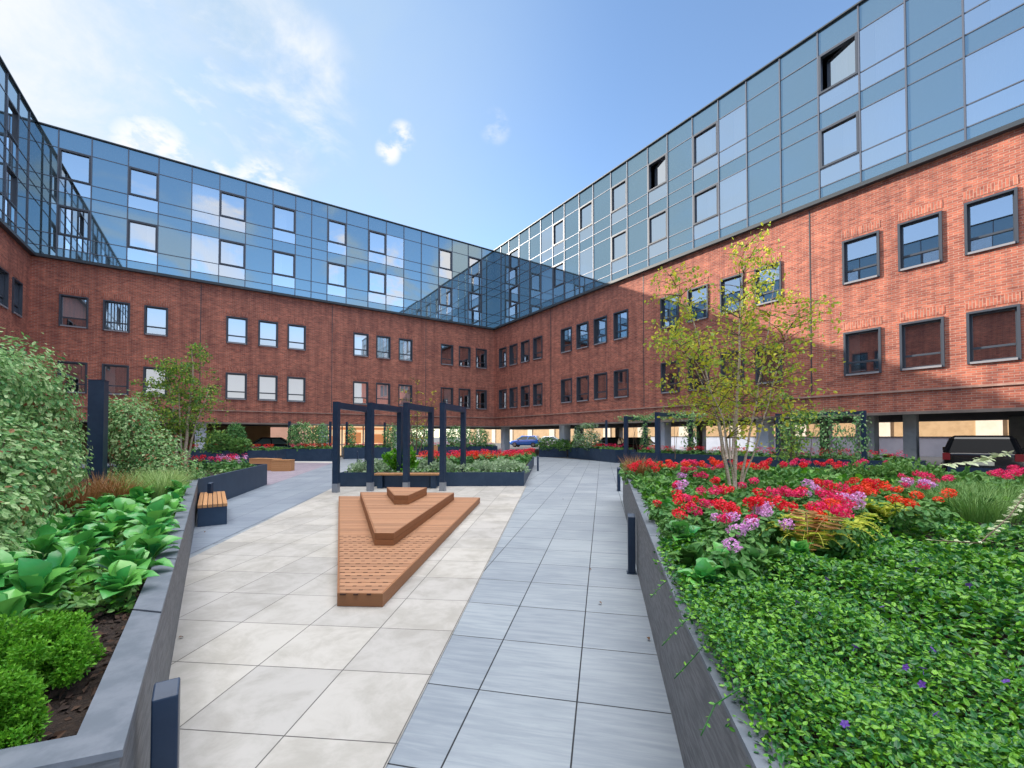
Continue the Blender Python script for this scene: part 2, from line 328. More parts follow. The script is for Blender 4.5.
def brick_wall(F, length, wins, joints, zoff=0):
    mb = MB(); us = sorted(set([0, length] + [x for a in wins for x in a])); zs = [ZS, ROWS[0][0], ROWS[0][1], ROWS[1][0], ROWS[1][1], ZG + .02]
    holes = set(); dep = .24
    for i in range(len(us) - 1):
        iswin = any(abs(us[i] - a) < 1e-6 and abs(us[i + 1] - b) < 1e-6 for a, b in wins)
        for j in range(5):
            if iswin and j in (1, 3):
                u0, u1, z0, z1 = us[i], us[i + 1], zs[j], zs[j + 1]
                mb.face([F.p(u0, 0, z0), F.p(u0, -dep, z0), F.p(u0, -dep, z1), F.p(u0, 0, z1)], [(0, z0), (dep, z0), (dep, z1), (0, z1)])
                mb.face([F.p(u1, 0, z0), F.p(u1, -dep, z0), F.p(u1, -dep, z1), F.p(u1, 0, z1)], [(0, z0), (dep, z0), (dep, z1), (0, z1)])
                mb.face([F.p(u0, 0, z1), F.p(u1, 0, z1), F.p(u1, -dep, z1), F.p(u0, -dep, z1)], [(u0, 0), (u1, 0), (u1, dep), (u0, dep)])
                mb.face([F.p(u0, 0, z0), F.p(u1, 0, z0), F.p(u1, -dep, z0), F.p(u0, -dep, z0)], [(u0, 0), (u1, 0), (u1, dep), (u0, dep)])
                # soldier course over the opening, standing a little proud
                q = [(u0 - .02, z1 + .10), (u1 + .02, z1 + .10), (u1 + .02, z1 + .40), (u0 - .02, z1 + .40)]; pr = .012
                mb.face([F.p(a, pr, b) for a, b in q], [(b, a) for a, b in q])
                for k in range(4):
                    a, b = q[k], q[(k + 1) % 4]; mb.face([F.p(a[0], 0, a[1]), F.p(b[0], 0, b[1]), F.p(b[0], pr, b[1]), F.p(a[0], pr, a[1])], [(0, 0), (.1, 0), (.1, .05), (0, .05)])
            else: F.quad(mb, us[i], us[i + 1], zs[j], zs[j + 1], 0)
    for u in joints: F.box(mb, u - .02, u + .02, .001, .012, 3.34, ZG - .14, 1)
    mb.build('brick_wall', [BRICK, TRIM], bld)
    mb = MB(); F.box(mb, .05, length, .002, .055, 3.24, 3.30)
    mb.build('string_course', [STRIP], bld)
    mb = MB(); F.box(mb, .0, length, -.35, .03, ZS - .10, ZS - .002); mb.build('slab_edge', [EDGE], bld)
def brick_window(F, a, b, z0, z1, blind=None, tall=False):
    mb = MB(); fw = .07
    for (u0, u1, y0, y1) in ((a, a + fw, z0, z1), (b - fw, b, z0, z1)): F.box(mb, u0, u1, -.16, .06, y0, y1, 0)
    F.box(mb, a + fw, b - fw, -.16, .06, z1 - fw, z1, 0); F.box(mb, a + fw, b - fw, -.16, .08, z0, z0 + fw, 1)
    # sash
    sw = .05; i0, i1, j0, j1 = a + fw, b - fw, z0 + fw, z1 - fw; tz = j0 + (j1 - j0) * .26
    F.box(mb, i0, i0 + sw, -.145, -.07, j0, j1); F.box(mb, i1 - sw, i1, -.145, -.07, j0, j1)
    F.box(mb, i0 + sw, i1 - sw, -.145, -.07, j1 - sw, j1); F.box(mb, i0 + sw, i1 - sw, -.145, -.07, j0, j0 + sw); F.box(mb, i0 + sw, i1 - sw, -.145, -.065, tz, tz + .07)
    wo = mb.build('window', [FRAME, FRAMEL], bld)
    mp = MB(); F.quad(mp, i0 + .02, i1 - .02, j0 + .02, tz + .03, -.12, 0, .0012); F.quad(mp, i0 + .02, i1 - .02, tz + .04, j1 - .02, -.12, 0, .0012)
    mp.build('pane', [PANE], wo)
    if blind == 'blind':
        mp = MB(); F.box(mp, i0 + .03, i1 - .03, -.22, -.21, j0 + (j1 - j0) * random.choice((.0, .0, .3)), j1); mp.build('blind', [BLIND], wo)
    elif blind == 'curtain':
        cu = curtain(F, i0 + .02, i1 - .02, j0, j1, -.26, wo)
def curtain(F, u0, u1, z0, z1, v, parent, full=False):
    mb = MB(); n = 30; side = random.random() < .5; fr = 1.0 if full else random.uniform(.35, .7)
    a, b = (u0, u0 + (u1 - u0) * fr) if side else (u1 - (u1 - u0) * fr, u1)
    pts = [(a + (b - a) * i / n, v - .02 + .035 * math.sin(i * 1.7 + random.random())) for i in range(n + 1)]
    for i in range(n): mb.face([F.p(pts[i][0], pts[i][1], z0), F.p(pts[i + 1][0], pts[i + 1][1], z0), F.p(pts[i + 1][0], pts[i + 1][1], z1), F.p(pts[i][0], pts[i][1], z1)])
    return mb.build('curtain', [CURT], parent)
# wall windows
wR = [(0.69, 1.6), (1.98, 2.87), (3.28, 4.18), (4.58, 5.46), (7.16, 8.05), (8.44, 9.34), (9.73, 10.63), (11.07, 11.96), (13.76, 14.66), (15.06, 15.96), (16.45, 17.33), (17.74, 18.62), (20.36, 21.26), (21.67, 22.57), (22.98, 23.88), (24.3, 25.2), (26.9, 27.8), (28.2, 29.1), (29.5, 30.4)]
wL = [(21.44, 20.54), (20.08, 19.19), (18.7, 17.85), (15.59, 14.69), (14.22, 13.32), (12.88, 11.99), (9.5, 8.64), (8.19, 7.34), (6.83, 5.96), (4.04, 3.16), (2.75, 1.87), (1.46, .6)]
wW = [(.9, 1.8), (2.25, 3.15), (5.0, 5.9), (6.3, 7.2), (9.2, 10.1), (10.5, 11.4), (13.4, 14.3), (14.7, 15.6)]
wR = [(a * K, b * K) for a, b in wR]; wL = sorted((b * K, a * K) for a, b in wL); wW = [(a * K, b * K) for a, b in wW]
brick_wall(FR, 45, wR, [6.24 * K, 12.84 * K, 19.48 * K, 26 * K]); brick_wall(FL, 22.29 * K, wL, [16.62 * K, 10.65 * K, 5.07 * K]); brick_wall(FW, 40, wW, [8 * K])
for F, ws in ((FR, wR), (FL, wL), (FW, wW)):
    for k, (a, b) in enumerate(ws):
        for r, (z0, z1) in enumerate(ROWS):
            bl = None
            if F is FL: bl = 'blind' if a > 7 and random.random() < .8 else ('curtain' if random.random() < .4 else None)
            elif random.random() < .3: bl = 'curtain'
            brick_window(F, a, b, z0, z1, bl)
# glazed storeys
zt = lambda z: (z - 1.6) * K + 1.6
ZR = [ZG + .10, zt(9.46), zt(10.03), zt(11.30), zt(11.85), zt(12.42), zt(13.70), ZT - .06]
mR = [0, 1.06, 2.06, 3.24, 4.33, 5.46, 6.58, 7.59, 8.77, 9.81, 11.02, 12.04, 13.21, 14.23, 15.41, 16.5, 17.56, 18.69, 19.82, 20.88, 21.93, 23.05, 24.2, 25.3, 26.4, 27.5, 28.6, 29.7, 30.8, 31.9, 33, 33.75]
cR = 'S S WW S S FF WW S WF S WW S OW S WW FF S S OW FF S FF S S WW S FF S S WW S'.split()
mL = [0, 1.06, 2.11, 3.3, 4.26, 5.44, 6.57, 7.66, 8.72, 9.94, 10.96, 11.77, 12.56, 13.63, 14.83, 15.93, 17.03, 18.26, 19.32, 20.51, 21.53, 22.29]
cL = 'S WW S WW S S FF WW S WW S S WW S WW FF S WW S WW S'.split()
mW = [0] + [.9 + 1.09 * i for i in range(27)]; mW = [x for x in mW if x < 29.5] + [30]
cW = (('S S WW S FF S WW S S OW S FF WW S ' * 3).split())[:len(mW) - 1]
VG = .14
def glazing(F, mull, cols):
    mull = [m_ * K for m_ in mull]; L = mull[-1]; mb = MB(); cas = []
    for i, c in enumerate(cols):
        u0, u1 = mull[i], mull[i + 1]
        for j in range(7):
            top = j in (4, 5); typ = c if len(c) == 1 else (c[0] if top else c[1])
            if typ != 'S' and j in (1, 4): F.quad(mb, u0, u1, ZR[j], ZR[j + 1], VG, 1, .0018); continue
            if typ != 'S' and j in (2, 5):
                if typ in 'WO': cas.append((u0, u1, ZR[j], ZR[j + 1], typ)); continue
                F.quad(mb, u0, u1, ZR[j], ZR[j + 1], VG, 1, .0018); cas.append((u0, u1, ZR[j], ZR[j + 1], 'F')); continue
            F.quad(mb, u0, u1, ZR[j], ZR[j + 1], VG, 0, .0022)
    mb.build('curtain_wall', [SPAN, VISION], bld)
    mb = MB()
    for u in mull: F.box(mb, u - .025, u + .025, VG - .10, VG + .045, ZR[0], ZR[-1])
    for z in ZR[1:-1]:
        for i in range(len(mull) - 1): F.box(mb, mull[i] + .026, mull[i + 1] - .026, VG - .08, VG + .02, z - .02, z + .02)
    mb.build('mullion_grid', [MULL], bld)
    mb = MB(); F.box(mb, -.05, L, -.05, VG + .10, ZR[-1], ZT); F.box(mb, .0, L, .004, VG + .09, ZG - .06, ZG + .098); mb.build('metal_trim', [TRIM], bld)
    for u0, u1, z0, z1, typ in cas:
        if typ == 'F':
            if F is FR or (F is FL and u0 > 15): curtain(F, u0 + .05, u1 - .05, z0 - .7, z1, VG - .22, bld, F is FL or random.random() < .8)
            continue
        mb = MB(); fw = .085; a, b, c, d = u0 + .027, u1 - .027, z0 + .022, z1 - .022
        F.box(mb, a, a + fw, VG - .14, VG + .05, c, d); F.box(mb, b - fw, b, VG - .14, VG + .05, c, d); F.box(mb, a + fw, b - fw, VG - .14, VG + .05, c, c + fw); F.box(mb, a + fw, b - fw, VG - .14, VG + .05, d - fw, d)
        wo = mb.build('casement_window', [FRAME], bld)
        mp = MB(); i0, i1, j0, j1 = a + fw, b - fw, c + fw, d - fw; tilt = 0.0
        if typ == 'O': tilt = -.20 * (i1 - i0)
        mp.face([F.p(i0, VG - .06 + tilt, j0), F.p(i1, VG - .06, j0), F.p(i1, VG - .06, j1), F.p(i0, VG - .06 + tilt, j1)])
        mp.build('pane', [VISION], wo)
        if random.random() < (.85 if F is FR else .3): curtain(F, i0, i1, j0 - .1, j1, VG - .30 - (.3 if typ == 'O' else 0), wo)
glazing(FR, mR, cR); glazing(FL, mL, cL); glazing(FW, mW, cW)
# body behind the facades: soffit, roof, dark rooms, outer walls
SW = 22.29 * K
def block(n0, n1, t0, t1, inner):
    poly = [tn(t0, n0), tn(t1, n0), tn(t1, n1), tn(t0, n1)]
    mb = MB(); mb.prism(poly, ZS - .06, ZS - .004); mb.build('soffit', [SOFF], bld)
    mb = MB(); mb.prism(poly, ZT - .3, ZT - .16); mb.build('roof', [TRIM], bld)
    a, b, c, d = inner; mb = MB(); mb.prism([tn(c, a), tn(d, a), tn(d, b), tn(c, b)], ZS + .01, ZT - .32, 0); mb.build('rooms', [INT], bld)
block(-SW - 13, 13, -13, 0, (-SW - 11.8, 11.8, -11.8, -1.4)); block(0, 13, 0.001, 45, (1.4, 11.8, -1.39, 44)); block(-SW - 13, -SW, 0.001, 40, (-SW - 11.8, -SW - 1.4, -1.39, 39))
for F, L in ((Face(Vector(tn(-13, 13)), T2, N2), 58), (Face(Vector(tn(-13, 13)), -N2, -T2), SW + 26), (Face(Vector(tn(-13, -SW - 13)), T2, -N2), 53)):
    mb = MB(); F.quad(mb, 0, L, ZS, ZT - .1, 0); mb.build('outer_wall', [BRICK], bld)
for (a, b) in (((45, 0), (45, 13)), ((40, -SW), (40, -SW - 13))):
    F = Face(Vector(tn(*a)), (Vector(tn(*b)) - Vector(tn(*a))).normalized(), T2); mb = MB(); F.quad(mb, 0, 13, ZS, ZT - .1, 0); mb.build('outer_wall', [BRICK], bld)
# pillars carrying the slab
for t, n, s in [(8.9, .9, .62), (17.8, .9, .62), (23.6, .9, .55), (27.6, .9, .6), (28.95, .9, .38), (42, .9, .6), (.55, .9, .6)] + [(t, 7, .55) for t in (4, 13, 22, 31, 40)] + [(t, 12.4, .55) for t in (4, 13, 22, 31, 40)]:
    mb = MB(); mb.obox(tn(t, n), T2, s, s, 0, ZS - .07); mb.build('pillar', [WHITEP if n < 2 and t < 25 else CONC], bld)
for n in (-22.1, -14.6, -8.9, -29.0): mb = MB(); mb.obox(tn(-.9, n), T2, .6, .6, 0, ZS - .07); mb.build('pillar', [WHITEP], bld)
for t in (9.0, 18.0, 27.0): mb = MB(); mb.obox(tn(t, -SW - .9), T2, .6, .6, 0, ZS - .07); mb.build('pillar', [WHITEP], bld)
# brown parking-deck wall under the left-hand range, with a lit lobby front in it
TAN = mat('tan_render', (.50, .34, .19), .85, var=(.42, .28, .15), scale=1.5)
WBRN = mat('brown_render', (.33, .22, .13), .9, var=(.26, .17, .10), scale=1.2)
PALE = mat('pale_render', (.74, .66, .55), .85, var=(.66, .58, .46), scale=.8)
GREYW = mat('grey_parapet', (.50, .56, .68), .8, var=(.42, .48, .60), scale=.7)
pw = tag(None or (lambda mb: (mb.obox(tn(-8, -31), N2, 27, .25, .0, ZS - .065), mb.build('parking_wall', [WBRN]))[1])(MB()), 'brown rendered wall across the car park under the left hand side', 'wall')
def emis(name, col, s):
    m = bpy.data.materials.new(name); m.use_nodes = True; b = m.node_tree.nodes['Principled BSDF']; b.inputs['Base Color'].default_value = (*col, 1)
    b.inputs['Emission Color'].default_value = (*col, 1); b.inputs['Emission Strength'].default_value = s; return m
WARM = emis('lit_lobby_panel', (.9, .36, .14), .2); WARMW = emis('lit_lobby_wall', (.95, .70, .42), .30)
lob = thing('lobby_front', 'lit lobby front with white frames and orange panels below the brick wall', 'shopfront', (*tn(-3.2, -12), 0))
FB = Face(Vector(tn(-3.2, -8.2)), -N2, T2)
mb = MB(); FB.box(mb, 0, 7.2, -.2, 0, .0, 2.42); mb.build('lit_wall', [WARMW], lob)
mb = MB(); FB.box(mb, .9, 2.2, .01, .05, 1.0, 1.75); FB.box(mb, 3.0, 4.3, .01, .05, 1.0, 1.9); FB.box(mb, 5.2, 6.4, .01, .05, .9, 1.6); FB.box(mb, .2, 7.0, .01, .06, 2.12, 2.32); mb.build('orange_panel', [WARM], lob)
mb = MB()
for u in (0, .75, 2.4, 2.8, 4.5, 5.0, 6.7, 7.1): FB.box(mb, u, u + .1, .06, .13, 0, 2.42)
FB.box(mb, 0, 7.2, .131, .16, .85, .93); mb.build('door_frame', [WHITEP], lob)
# the sunlit building and the low parapet seen through the car park on the right
ob = thing('neighbour_building', 'sunlit tan building with pale pilasters beyond the car park', 'building', (*tn(15, 31), 0))
FO = Face(Vector(tn(-62, 31)), T2, -N2)
mb = MB(); FO.box(mb, 0, 135, -8, 0, 0, 9.5); mb.build('tan_wall', [TAN], ob)
for u in range(4, 128, 7): mb = MB(); FO.box(mb, u, u + 1.5, .002, .12, 0, 9.4); mb.build('pilaster', [PALE], ob)
mb = MB(); FO.box(mb, -.1, 135.1, -8.1, .2, 9.502, 9.8); mb.build('cornice', [PALE], ob)
pp = MB(); FP = Face(Vector(tn(-2, 25)), T2, -N2); FP.box(pp, 0, 70, -.2, 0, 0, 1.5); FP.box(pp, 0, 70, -.25, .05, 1.502, 1.56, 1)
tag(pp.build('parapet_wall', [GREYW, TRIM]), 'low grey parapet wall behind the parked cars on the right', 'wall')
fb = MB(); FQ = Face(Vector(tn(-26, 2)), -N2, T2); FQ.box(fb, 0, 34, -.3, 0, 0, 4.2); FQ.box(fb, 0, 34, -.35, .06, 4.202, 4.4, 1)
tag(fb.build('garden_wall', [PALE, CONC]), 'tall pale rendered wall beyond the far corner pillars', 'wall')

# ------------------------------------------------------------------ ground and paving
def paving(name, a, b, joint, ang, w, l, org, streak=False, amt=1.0, jw=.0038):
    m = bpy.data.materials.new(name); m.use_nodes = True; t = m.node_tree; bs = t.nodes['Principled BSDF']; bs.inputs['Roughness'].default_value = .55; bs.inputs['Specular IOR Level'].default_value = .3
    co = N(t, 'ShaderNodeTexCoord'); mp = N(t, 'ShaderNodeMapping', vector_type='TEXTURE'); t.links.new(co.outputs['Object'], mp.inputs[0])
    mp.inputs['Location'].default_value = (org[0], org[1], 0); mp.inputs['Rotation'].default_value = (0, 0, -R(ang))
    br = N(t, 'ShaderNodeTexBrick', offset=0.0, i_Scale=1.0, i_Mortar_Size=jw, i_Mortar_Smooth=.1, i_Bias=0.0, i_Brick_Width=w, i_Row_Height=l)
    br.inputs['Color1'].default_value = (.90, .90, .91, 1); br.inputs['Color2'].default_value = (1.06, 1.05, 1.03, 1); br.inputs['Mortar'].default_value = (1, 1, 1, 1); t.links.new(mp.outputs[0], br.inputs['Vector'])
    st = N(t, 'ShaderNodeMapping'); t.links.new(mp.outputs[0], st.inputs[0]); st.inputs['Scale'].default_value = (1.2, 14, 1) if streak else (1, 1, 1)
    cl_ = N(t, 'ShaderNodeTexNoise', i_Scale=1.6 if streak else 3.4, i_Detail=8, i_Roughness=.7, i_Distortion=.4); t.links.new(st.outputs[0], cl_.inputs['Vector'])
    c2 = N(t, 'ShaderNodeTexNoise', i_Scale=.9, i_Detail=3); t.links.new(co.outputs['Object'], c2.inputs['Vector'])
    mi = N(t, 'ShaderNodeMix', data_type='RGBA'); mi.inputs['A'].default_value = (*a, 1); mi.inputs['B'].default_value = (*b, 1)
    t.links.new(smooth(t, math_(t, 'ADD', math_(t, 'MULTIPLY', cl_.outputs[0], .6), math_(t, 'MULTIPLY', c2.outputs[0], .4)), .38, .60), mi.inputs['Factor'])
    mu = N(t, 'ShaderNodeMix', data_type='RGBA', blend_type='MULTIPLY'); mu.inputs['Factor'].default_value = 1; t.links.new(mi.outputs['Result'], mu.inputs['A']); t.links.new(br.outputs['Color'], mu.inputs['B'])
    mj = N(t, 'ShaderNodeMix', data_type='RGBA'); t.links.new(br.outputs['Fac'], mj.inputs['Factor']); t.links.new(mu.outputs['Result'], mj.inputs['A']); mj.inputs['B'].default_value = (*joint, 1)
    t.links.new(mj.outputs['Result'], bs.inputs['Base Color'])
    bn = N(t, 'ShaderNodeBump', i_Strength=.5, i_Distance=.004); t.links.new(math_(t, 'SUBTRACT', math_(t, 'MULTIPLY', cl_.outputs[0], .25), br.outputs['Fac']), bn.inputs['Height']); t.links.new(bn.outputs[0], bs.inputs['Normal'])
    return m
def sheet(name, poly, z, m):
    mb = MB(); mb.face([(p[0], p[1], z) for p in poly]); return structure(mb.build(name, [m]))
ASPH = mat('asphalt', (.075, .076, .08), .85, var=(.055, .056, .06), scale=2.5, bump=(.3, .01))
PGREY = paving('grey_paving', (.235, .275, .322), (.315, .358, .402), (.018, .02, .024), 11.8, .61, .68, (.39, 2.62), True, jw=.0048)
PGREYL = paving('grey_paving_far', (.20, .24, .30), (.26, .305, .365), (.07, .08, .095), -8.8, .61, .68, (-4.4, 6.2), True)
PBEIGE = paving('cream_paving', (.375, .36, .33), (.49, .475, .45), (.10, .095, .09), 5.2, .61, .645, (-.6, 2.26))
PPURP = paving('plum_paving', (.27, .24, .30), (.34, .30, .36), (.14, .13, .15), -15, .22, .22, (-8, 14))
sheet('ground', [(-400, -300), (400, -300), (400, 500), (-400, 500)], 0, ASPH)
Zp = .004
court = [tn(-.0, -SW), tn(0, 0), tn(14, -1.0), (10.5, 17.5), (13.2, 12.0), (14, 9), (14, -9), (-15, -9)]
sheet('paving', court, .004, PGREY)
sheet('path', [(-4.32, 5.8), (-5.52, 13.5), (-11.7, 27.9), (-17, 27), (-9.0, 14.0), (-6.5, 8.5)], .008, PGREYL)
sheet('plaza', [(-3.4, -7), (-1.43, -7), (-.62, 1.95), (.42, 13.3), (.45, 13.75), (-5.55, 13.75), (-5.5, 13.3), (-4.18, 5.6), (-3.6, 3.6), (-.6, .0)][:8] + [(-4.6, 3.0), (-4.6, -7)], .012, PBEIGE)
sheet('side_court', [(-7.85, 14.0), (-10.6, 25.6), (-16.8, 26.6), (-14, 14.5)], .012, PPURP)
sheet('kerb_strip', [(-10.55, 25.4), (-10.75, 26.6), (-17.2, 27.6), (-17.0, 26.5)], .016, mat('pale_paving', (.62, .60, .56), .6))

# ------------------------------------------------------------------ planters
def inset(poly, d):              # inward offset of a counter-clockwise or clockwise polygon
    n = len(poly); area = sum(poly[i][0] * poly[(i + 1) % n][1] - poly[(i + 1) % n][0] * poly[i][1] for i in range(n)); s = 1 if area > 0 else -1; outp = []
    for i in range(n):
        p0, p1, p2 = Vector(poly[i - 1]), Vector(poly[i]), Vector(poly[(i + 1) % n])
        e1 = (p1 - p0).normalized(); e2 = (p2 - p1).normalized(); n1 = Vector((-e1.y, e1.x)) * s; n2 = Vector((-e2.y, e2.x)) * s
        b = (n1 + n2).normalized(); outp.append(tuple(p1 + b * (d / max(.3, b.dot(n1)))))
    return outp
def planter(label, poly, h, th, wallm, topm, soil_drop=.08, group=None):
    n = len(poly); hh = h if isinstance(h, (list, tuple)) else [h] * n
    t = thing('planter', label, 'planter', (poly[0][0], poly[0][1], 0), group); inn = inset(poly, th)
    mb = MB()
    for i in range(n):
        j = (i + 1) % n; a, b, c, d = poly[i], poly[j], inn[j], inn[i]
        ct = .022 if topm is not wallm else 0
        mb.face([(*a, 0), (*b, 0), (*b, hh[j] - ct), (*a, hh[i] - ct)]); mb.face([(*d, 0), (*c, 0), (*c, hh[j] - ct), (*d, hh[i] - ct)])
        mb.face([(*a, hh[i] - ct), (*b, hh[j] - ct), (*c, hh[j] - ct), (*d, hh[i] - ct)])
    mb.build('wall', [wallm], t)
    if topm is not wallm:
        o2 = inset(poly, -.008); i2 = inset(poly, th + .006); mb = MB()
        for i in range(n):
            j = (i + 1) % n; k0, k1 = hh[i], hh[j]
            L = (Vector(poly[j]) - Vector(poly[i])).length; m = max(1, round(L / 1.2)); lp = lambda p, q, f: tuple(Vector(p).lerp(Vector(q), f))
            for q in range(m):
                f0, f1 = q / m + (.0015 if q else 0), (q + 1) / m - (.0015 if q < m - 1 else 0)
                a, b, c, d = lp(o2[i], o2[j], f0), lp(o2[i], o2[j], f1), lp(i2[i], i2[j], f1), lp(i2[i], i2[j], f0); za = k0 + (k1 - k0) * f0; zb = k0 + (k1 - k0) * f1
                mb.hexa([(*a, za - .021), (*b, zb - .021), (*c, zb - .021), (*d, za - .021), (*a, za), (*b, zb), (*c, zb), (*d, za)])
        mb.build('coping', [topm], t)
    mb = MB(); mb.face([(*p, hh[i] - soil_drop) for i, p in enumerate(inset(poly, th + .004))]); mb.build('soil', [SOIL], t)
    return t
PR = [(.30, -1.2), (.83, 2.11), (1.45, 5.0), (2.72, 10.6), (8.4, 7.9), (12.6, 6.4), (12.6, -1.2)]
planter('long dark stone planter on the right, filled with periwinkle and red geraniums', PR, [.53, .735, .83, .90, .90, .90, .90], .09, STONE, STONETOP)
PLF = [(-1.13, 1.26), (-6.55, 9.0), (-12.5, 9.6), (-12.5, -2.6), (-3.5, .37)]
planter('anthracite planter continuing from the stone one on the left, behind the slatted bench', [(-6.62, 9.05), (-8.05, 14.2), (-12.5, 14.8), (-12.5, 9.66)], .68, .07, CLAD, CLAD, .08)
planter('dark stone planter on the left, with broad leaved plants and climbers', PLF, [.70, .68, .68, .7, .7], .11, STONE, STONETOP, .10)
PM = [(-5.44, 13.57), (.38, 13.73), (1.2, 23.6), (-5.4, 19.6)]
planter('low anthracite planter behind the pergola frames with grey green planting', PM, .45, .06, CLAD, CLAD, .06)
def strip(p0, p1, d):            # planter footprint: front edge and depth to the back
    a, b = Vector(p0), Vector(p1); e = (b - a).normalized(); q = Vector((-e.y, e.x)); q = q if q.y > 0 else -q
    return [tuple(a), tuple(b), tuple(b + q * d), tuple(a + q * d)]
far = [('anthracite planter in front of the brown wall, far left', (-16.3, 27.4), (-11.5, 27.4), 1.3, .78), ('anthracite planter seen through the left pergola frames', (-11.6, 29.8), (-8.7, 31.2), 1.3, .80),
       ('dark planter beyond the middle planter near the corner pillar', (-8.2, 32.0), (-1.2, 35.6), 1.3, .78), ('short anthracite planter at the far end of the path, under a green bush', (2.06, 32.9), (4.1, 32.2), 1.3, .74),
       ('anthracite planter on the right of the path end, below a climber panel', (4.15, 31.9), (6.15, 25.6), 1.4, .78), ('long anthracite planter under the right hand pergola frames', (5.9, 21.4), (12.5, 13.3), 1.5, .80),
       ('anthracite planter behind the left bed, near the brown wall', (-17.8, 23.6), (-13.2, 24.2), 1.3, .80)]
FARP = []
for lab, a, b, d, h in far: s_ = strip(a, b, d); FARP.append((s_, h)); planter(lab, s_, h, .06, CLAD, CLAD, .06)

# ------------------------------------------------------------------ timber platform
def clip(poly, a, b, c, keep):   # half-plane clip a*x+b*y<=c
    outp = []
    for i in range(len(poly)):
        p, q = poly[i - 1], poly[i]; dp = (a * p[0] + b * p[1] - c) * keep; dq = (a * q[0] + b * q[1] - c) * keep
        if (dp <= 0) != (dq <= 0): f = dp / (dp - dq); outp.append((p[0] + (q[0] - p[0]) * f, p[1] + (q[1] - p[1]) * f))
        if dq <= 0: outp.append(q)
    return outp
plat = thing('timber_platform', 'stepped wedge shaped timber platform with three tiers on the cream paving', 'platform', (-1.9, 6.5, 0))
def tier(poly, z0, z1, fascia=.03, slots=None):
    mb = MB(); bw = .105; y = min(p[1] for p in poly); ymax = max(p[1] for p in poly)
    mb.prism(inset(poly, fascia), z0 + .001, z1 - .026, 2)                  # frame under the boards
    inn = inset(poly, .024)
    while y < ymax:
        q = clip(clip(inn, 0, 1, y + .004, -1), 0, 1, y + bw - .004, 1)
        if len(q) > 2:
            xs = [p[0] for p in q]; L = max(xs) - min(xs); cuts = [min(xs) - .1] + ([min(xs) + L * random.uniform(.25, .75)] if L > 1.4 else []) + [max(xs) + .1]
            for k in range(len(cuts) - 1):
                r = clip(clip(q, 1, 0, cuts[k] + .0015, -1), 1, 0, cuts[k + 1] - .0015, 1)
                if len(r) > 2: mb.prism(r, z1 - .024, z1 + random.uniform(-.001, .001), 0)
            if slots and y < slots:
                x = min(xs) + .04 + (.055 if round(y / bw) % 2 else 0)
                while x < max(xs) - .09:
                    if random.random() < .72: mb.box((x, y - .009, z1 - .01), (x + random.uniform(.035, .06), y + .007, z1 + .0022), 2); x += .125
        y += bw
    n = len(poly)
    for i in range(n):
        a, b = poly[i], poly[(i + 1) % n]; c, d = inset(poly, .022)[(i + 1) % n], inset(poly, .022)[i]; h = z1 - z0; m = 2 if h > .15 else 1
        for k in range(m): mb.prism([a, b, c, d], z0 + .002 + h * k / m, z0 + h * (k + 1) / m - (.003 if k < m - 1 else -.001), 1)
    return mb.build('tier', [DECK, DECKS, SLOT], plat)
tier([(-1.63, 4.05), (-1.20, 4.03), (-.76, 10.3), (-4.23, 10.55)], .014, .135, slots=6.4)
tier([(-1.84, 5.80), (-1.58, 5.79), (-1.33, 9.93), (-3.52, 10.02)], .138, .30)
tier([(-2.24, 8.22), (-1.97, 8.22), (-1.87, 9.50), (-2.77, 9.56)], .303, .47)

# ------------------------------------------------------------------ pergola frames
def frame(label, a, b, top, s=.152, z0=0, shoe=True, zb=None, group=None, name='pergola_frame', bh=.19):
    t = thing(name, label, 'pergola', (a[0], a[1], z0), group); d = Vector(b) - Vector(a)
    for k, p in enumerate((a, b)):
        mb = MB(); zz = z0 if k == 0 else (z0 if zb is None else zb)
        lo = zz + (.26 if shoe and k == 0 else 0); mb.obox(p, d, s, s, lo, top)
        po = mb.build('post', [STEEL], t)
        if shoe and k == 0: mb = MB(); mb.obox(p, d, s + .006, s + .006, zz, lo); mb.build('post_shoe', [SHOE], po)
    e = d.normalized(); A = Vector(a) + e * (s / 2 + .002); B = Vector(b) - e * (s / 2 + .002); c = (A + B) / 2
    mb = MB(); mb.obox(c, d, (B - A).length, s * .94, top - bh, top - .01); mb.build('beam', [STEEL], t); return t
fr = [(-4.97, 12.2), (-4.10, 12.5), (-3.07, 12.55), (-2.01, 12.55)]; bk = [(-4.78, 14.3), (-3.73, 14.35), (-2.70, 14.35), (-1.62, 14.35)]
lb = ['leftmost anthracite pergola frame, its foot standing clear of the timber platform', 'second pergola frame from the left, at the left end of the slim bench', 'third pergola frame from the left, in the middle of the slim bench', 'rightmost of the four pergola frames over the middle planter']
for a, b, l in zip(fr, bk, lb): frame(l, a, b, 2.57, zb=.38, group='pergola frames behind the platform')
colm = thing('steel_column', 'tall square anthracite column standing between the two climbers on the left', 'column', (-7.4, 7.7, .56))
mb = MB(); mb.obox((-7.4, 7.7), (1, .5), .215, .215, .56, 2.585); mb.build('shaft', [STEEL], colm)
mb = MB(); mb.obox((-7.4, 7.7), (1, .5), .225, .225, 2.587, 2.60); mb.build('cap', [STEEL], colm)
frame('pergola frame at the path side end of the far right planter', (5.45, 20.6), (7.0, 22.6), 2.55, .17, 0, False, bh=.16)
frame('pergola frame behind the pale birch stems on the right', (6.0, 17.75), (8.3, 20.0), 2.58, .17, 0, False, bh=.16)
frame('pergola frame wrapped in climbers near the parked hatchback', (11.35, 13.9), (9.75, 15.8), 2.42, .13, .74, False, bh=.11)
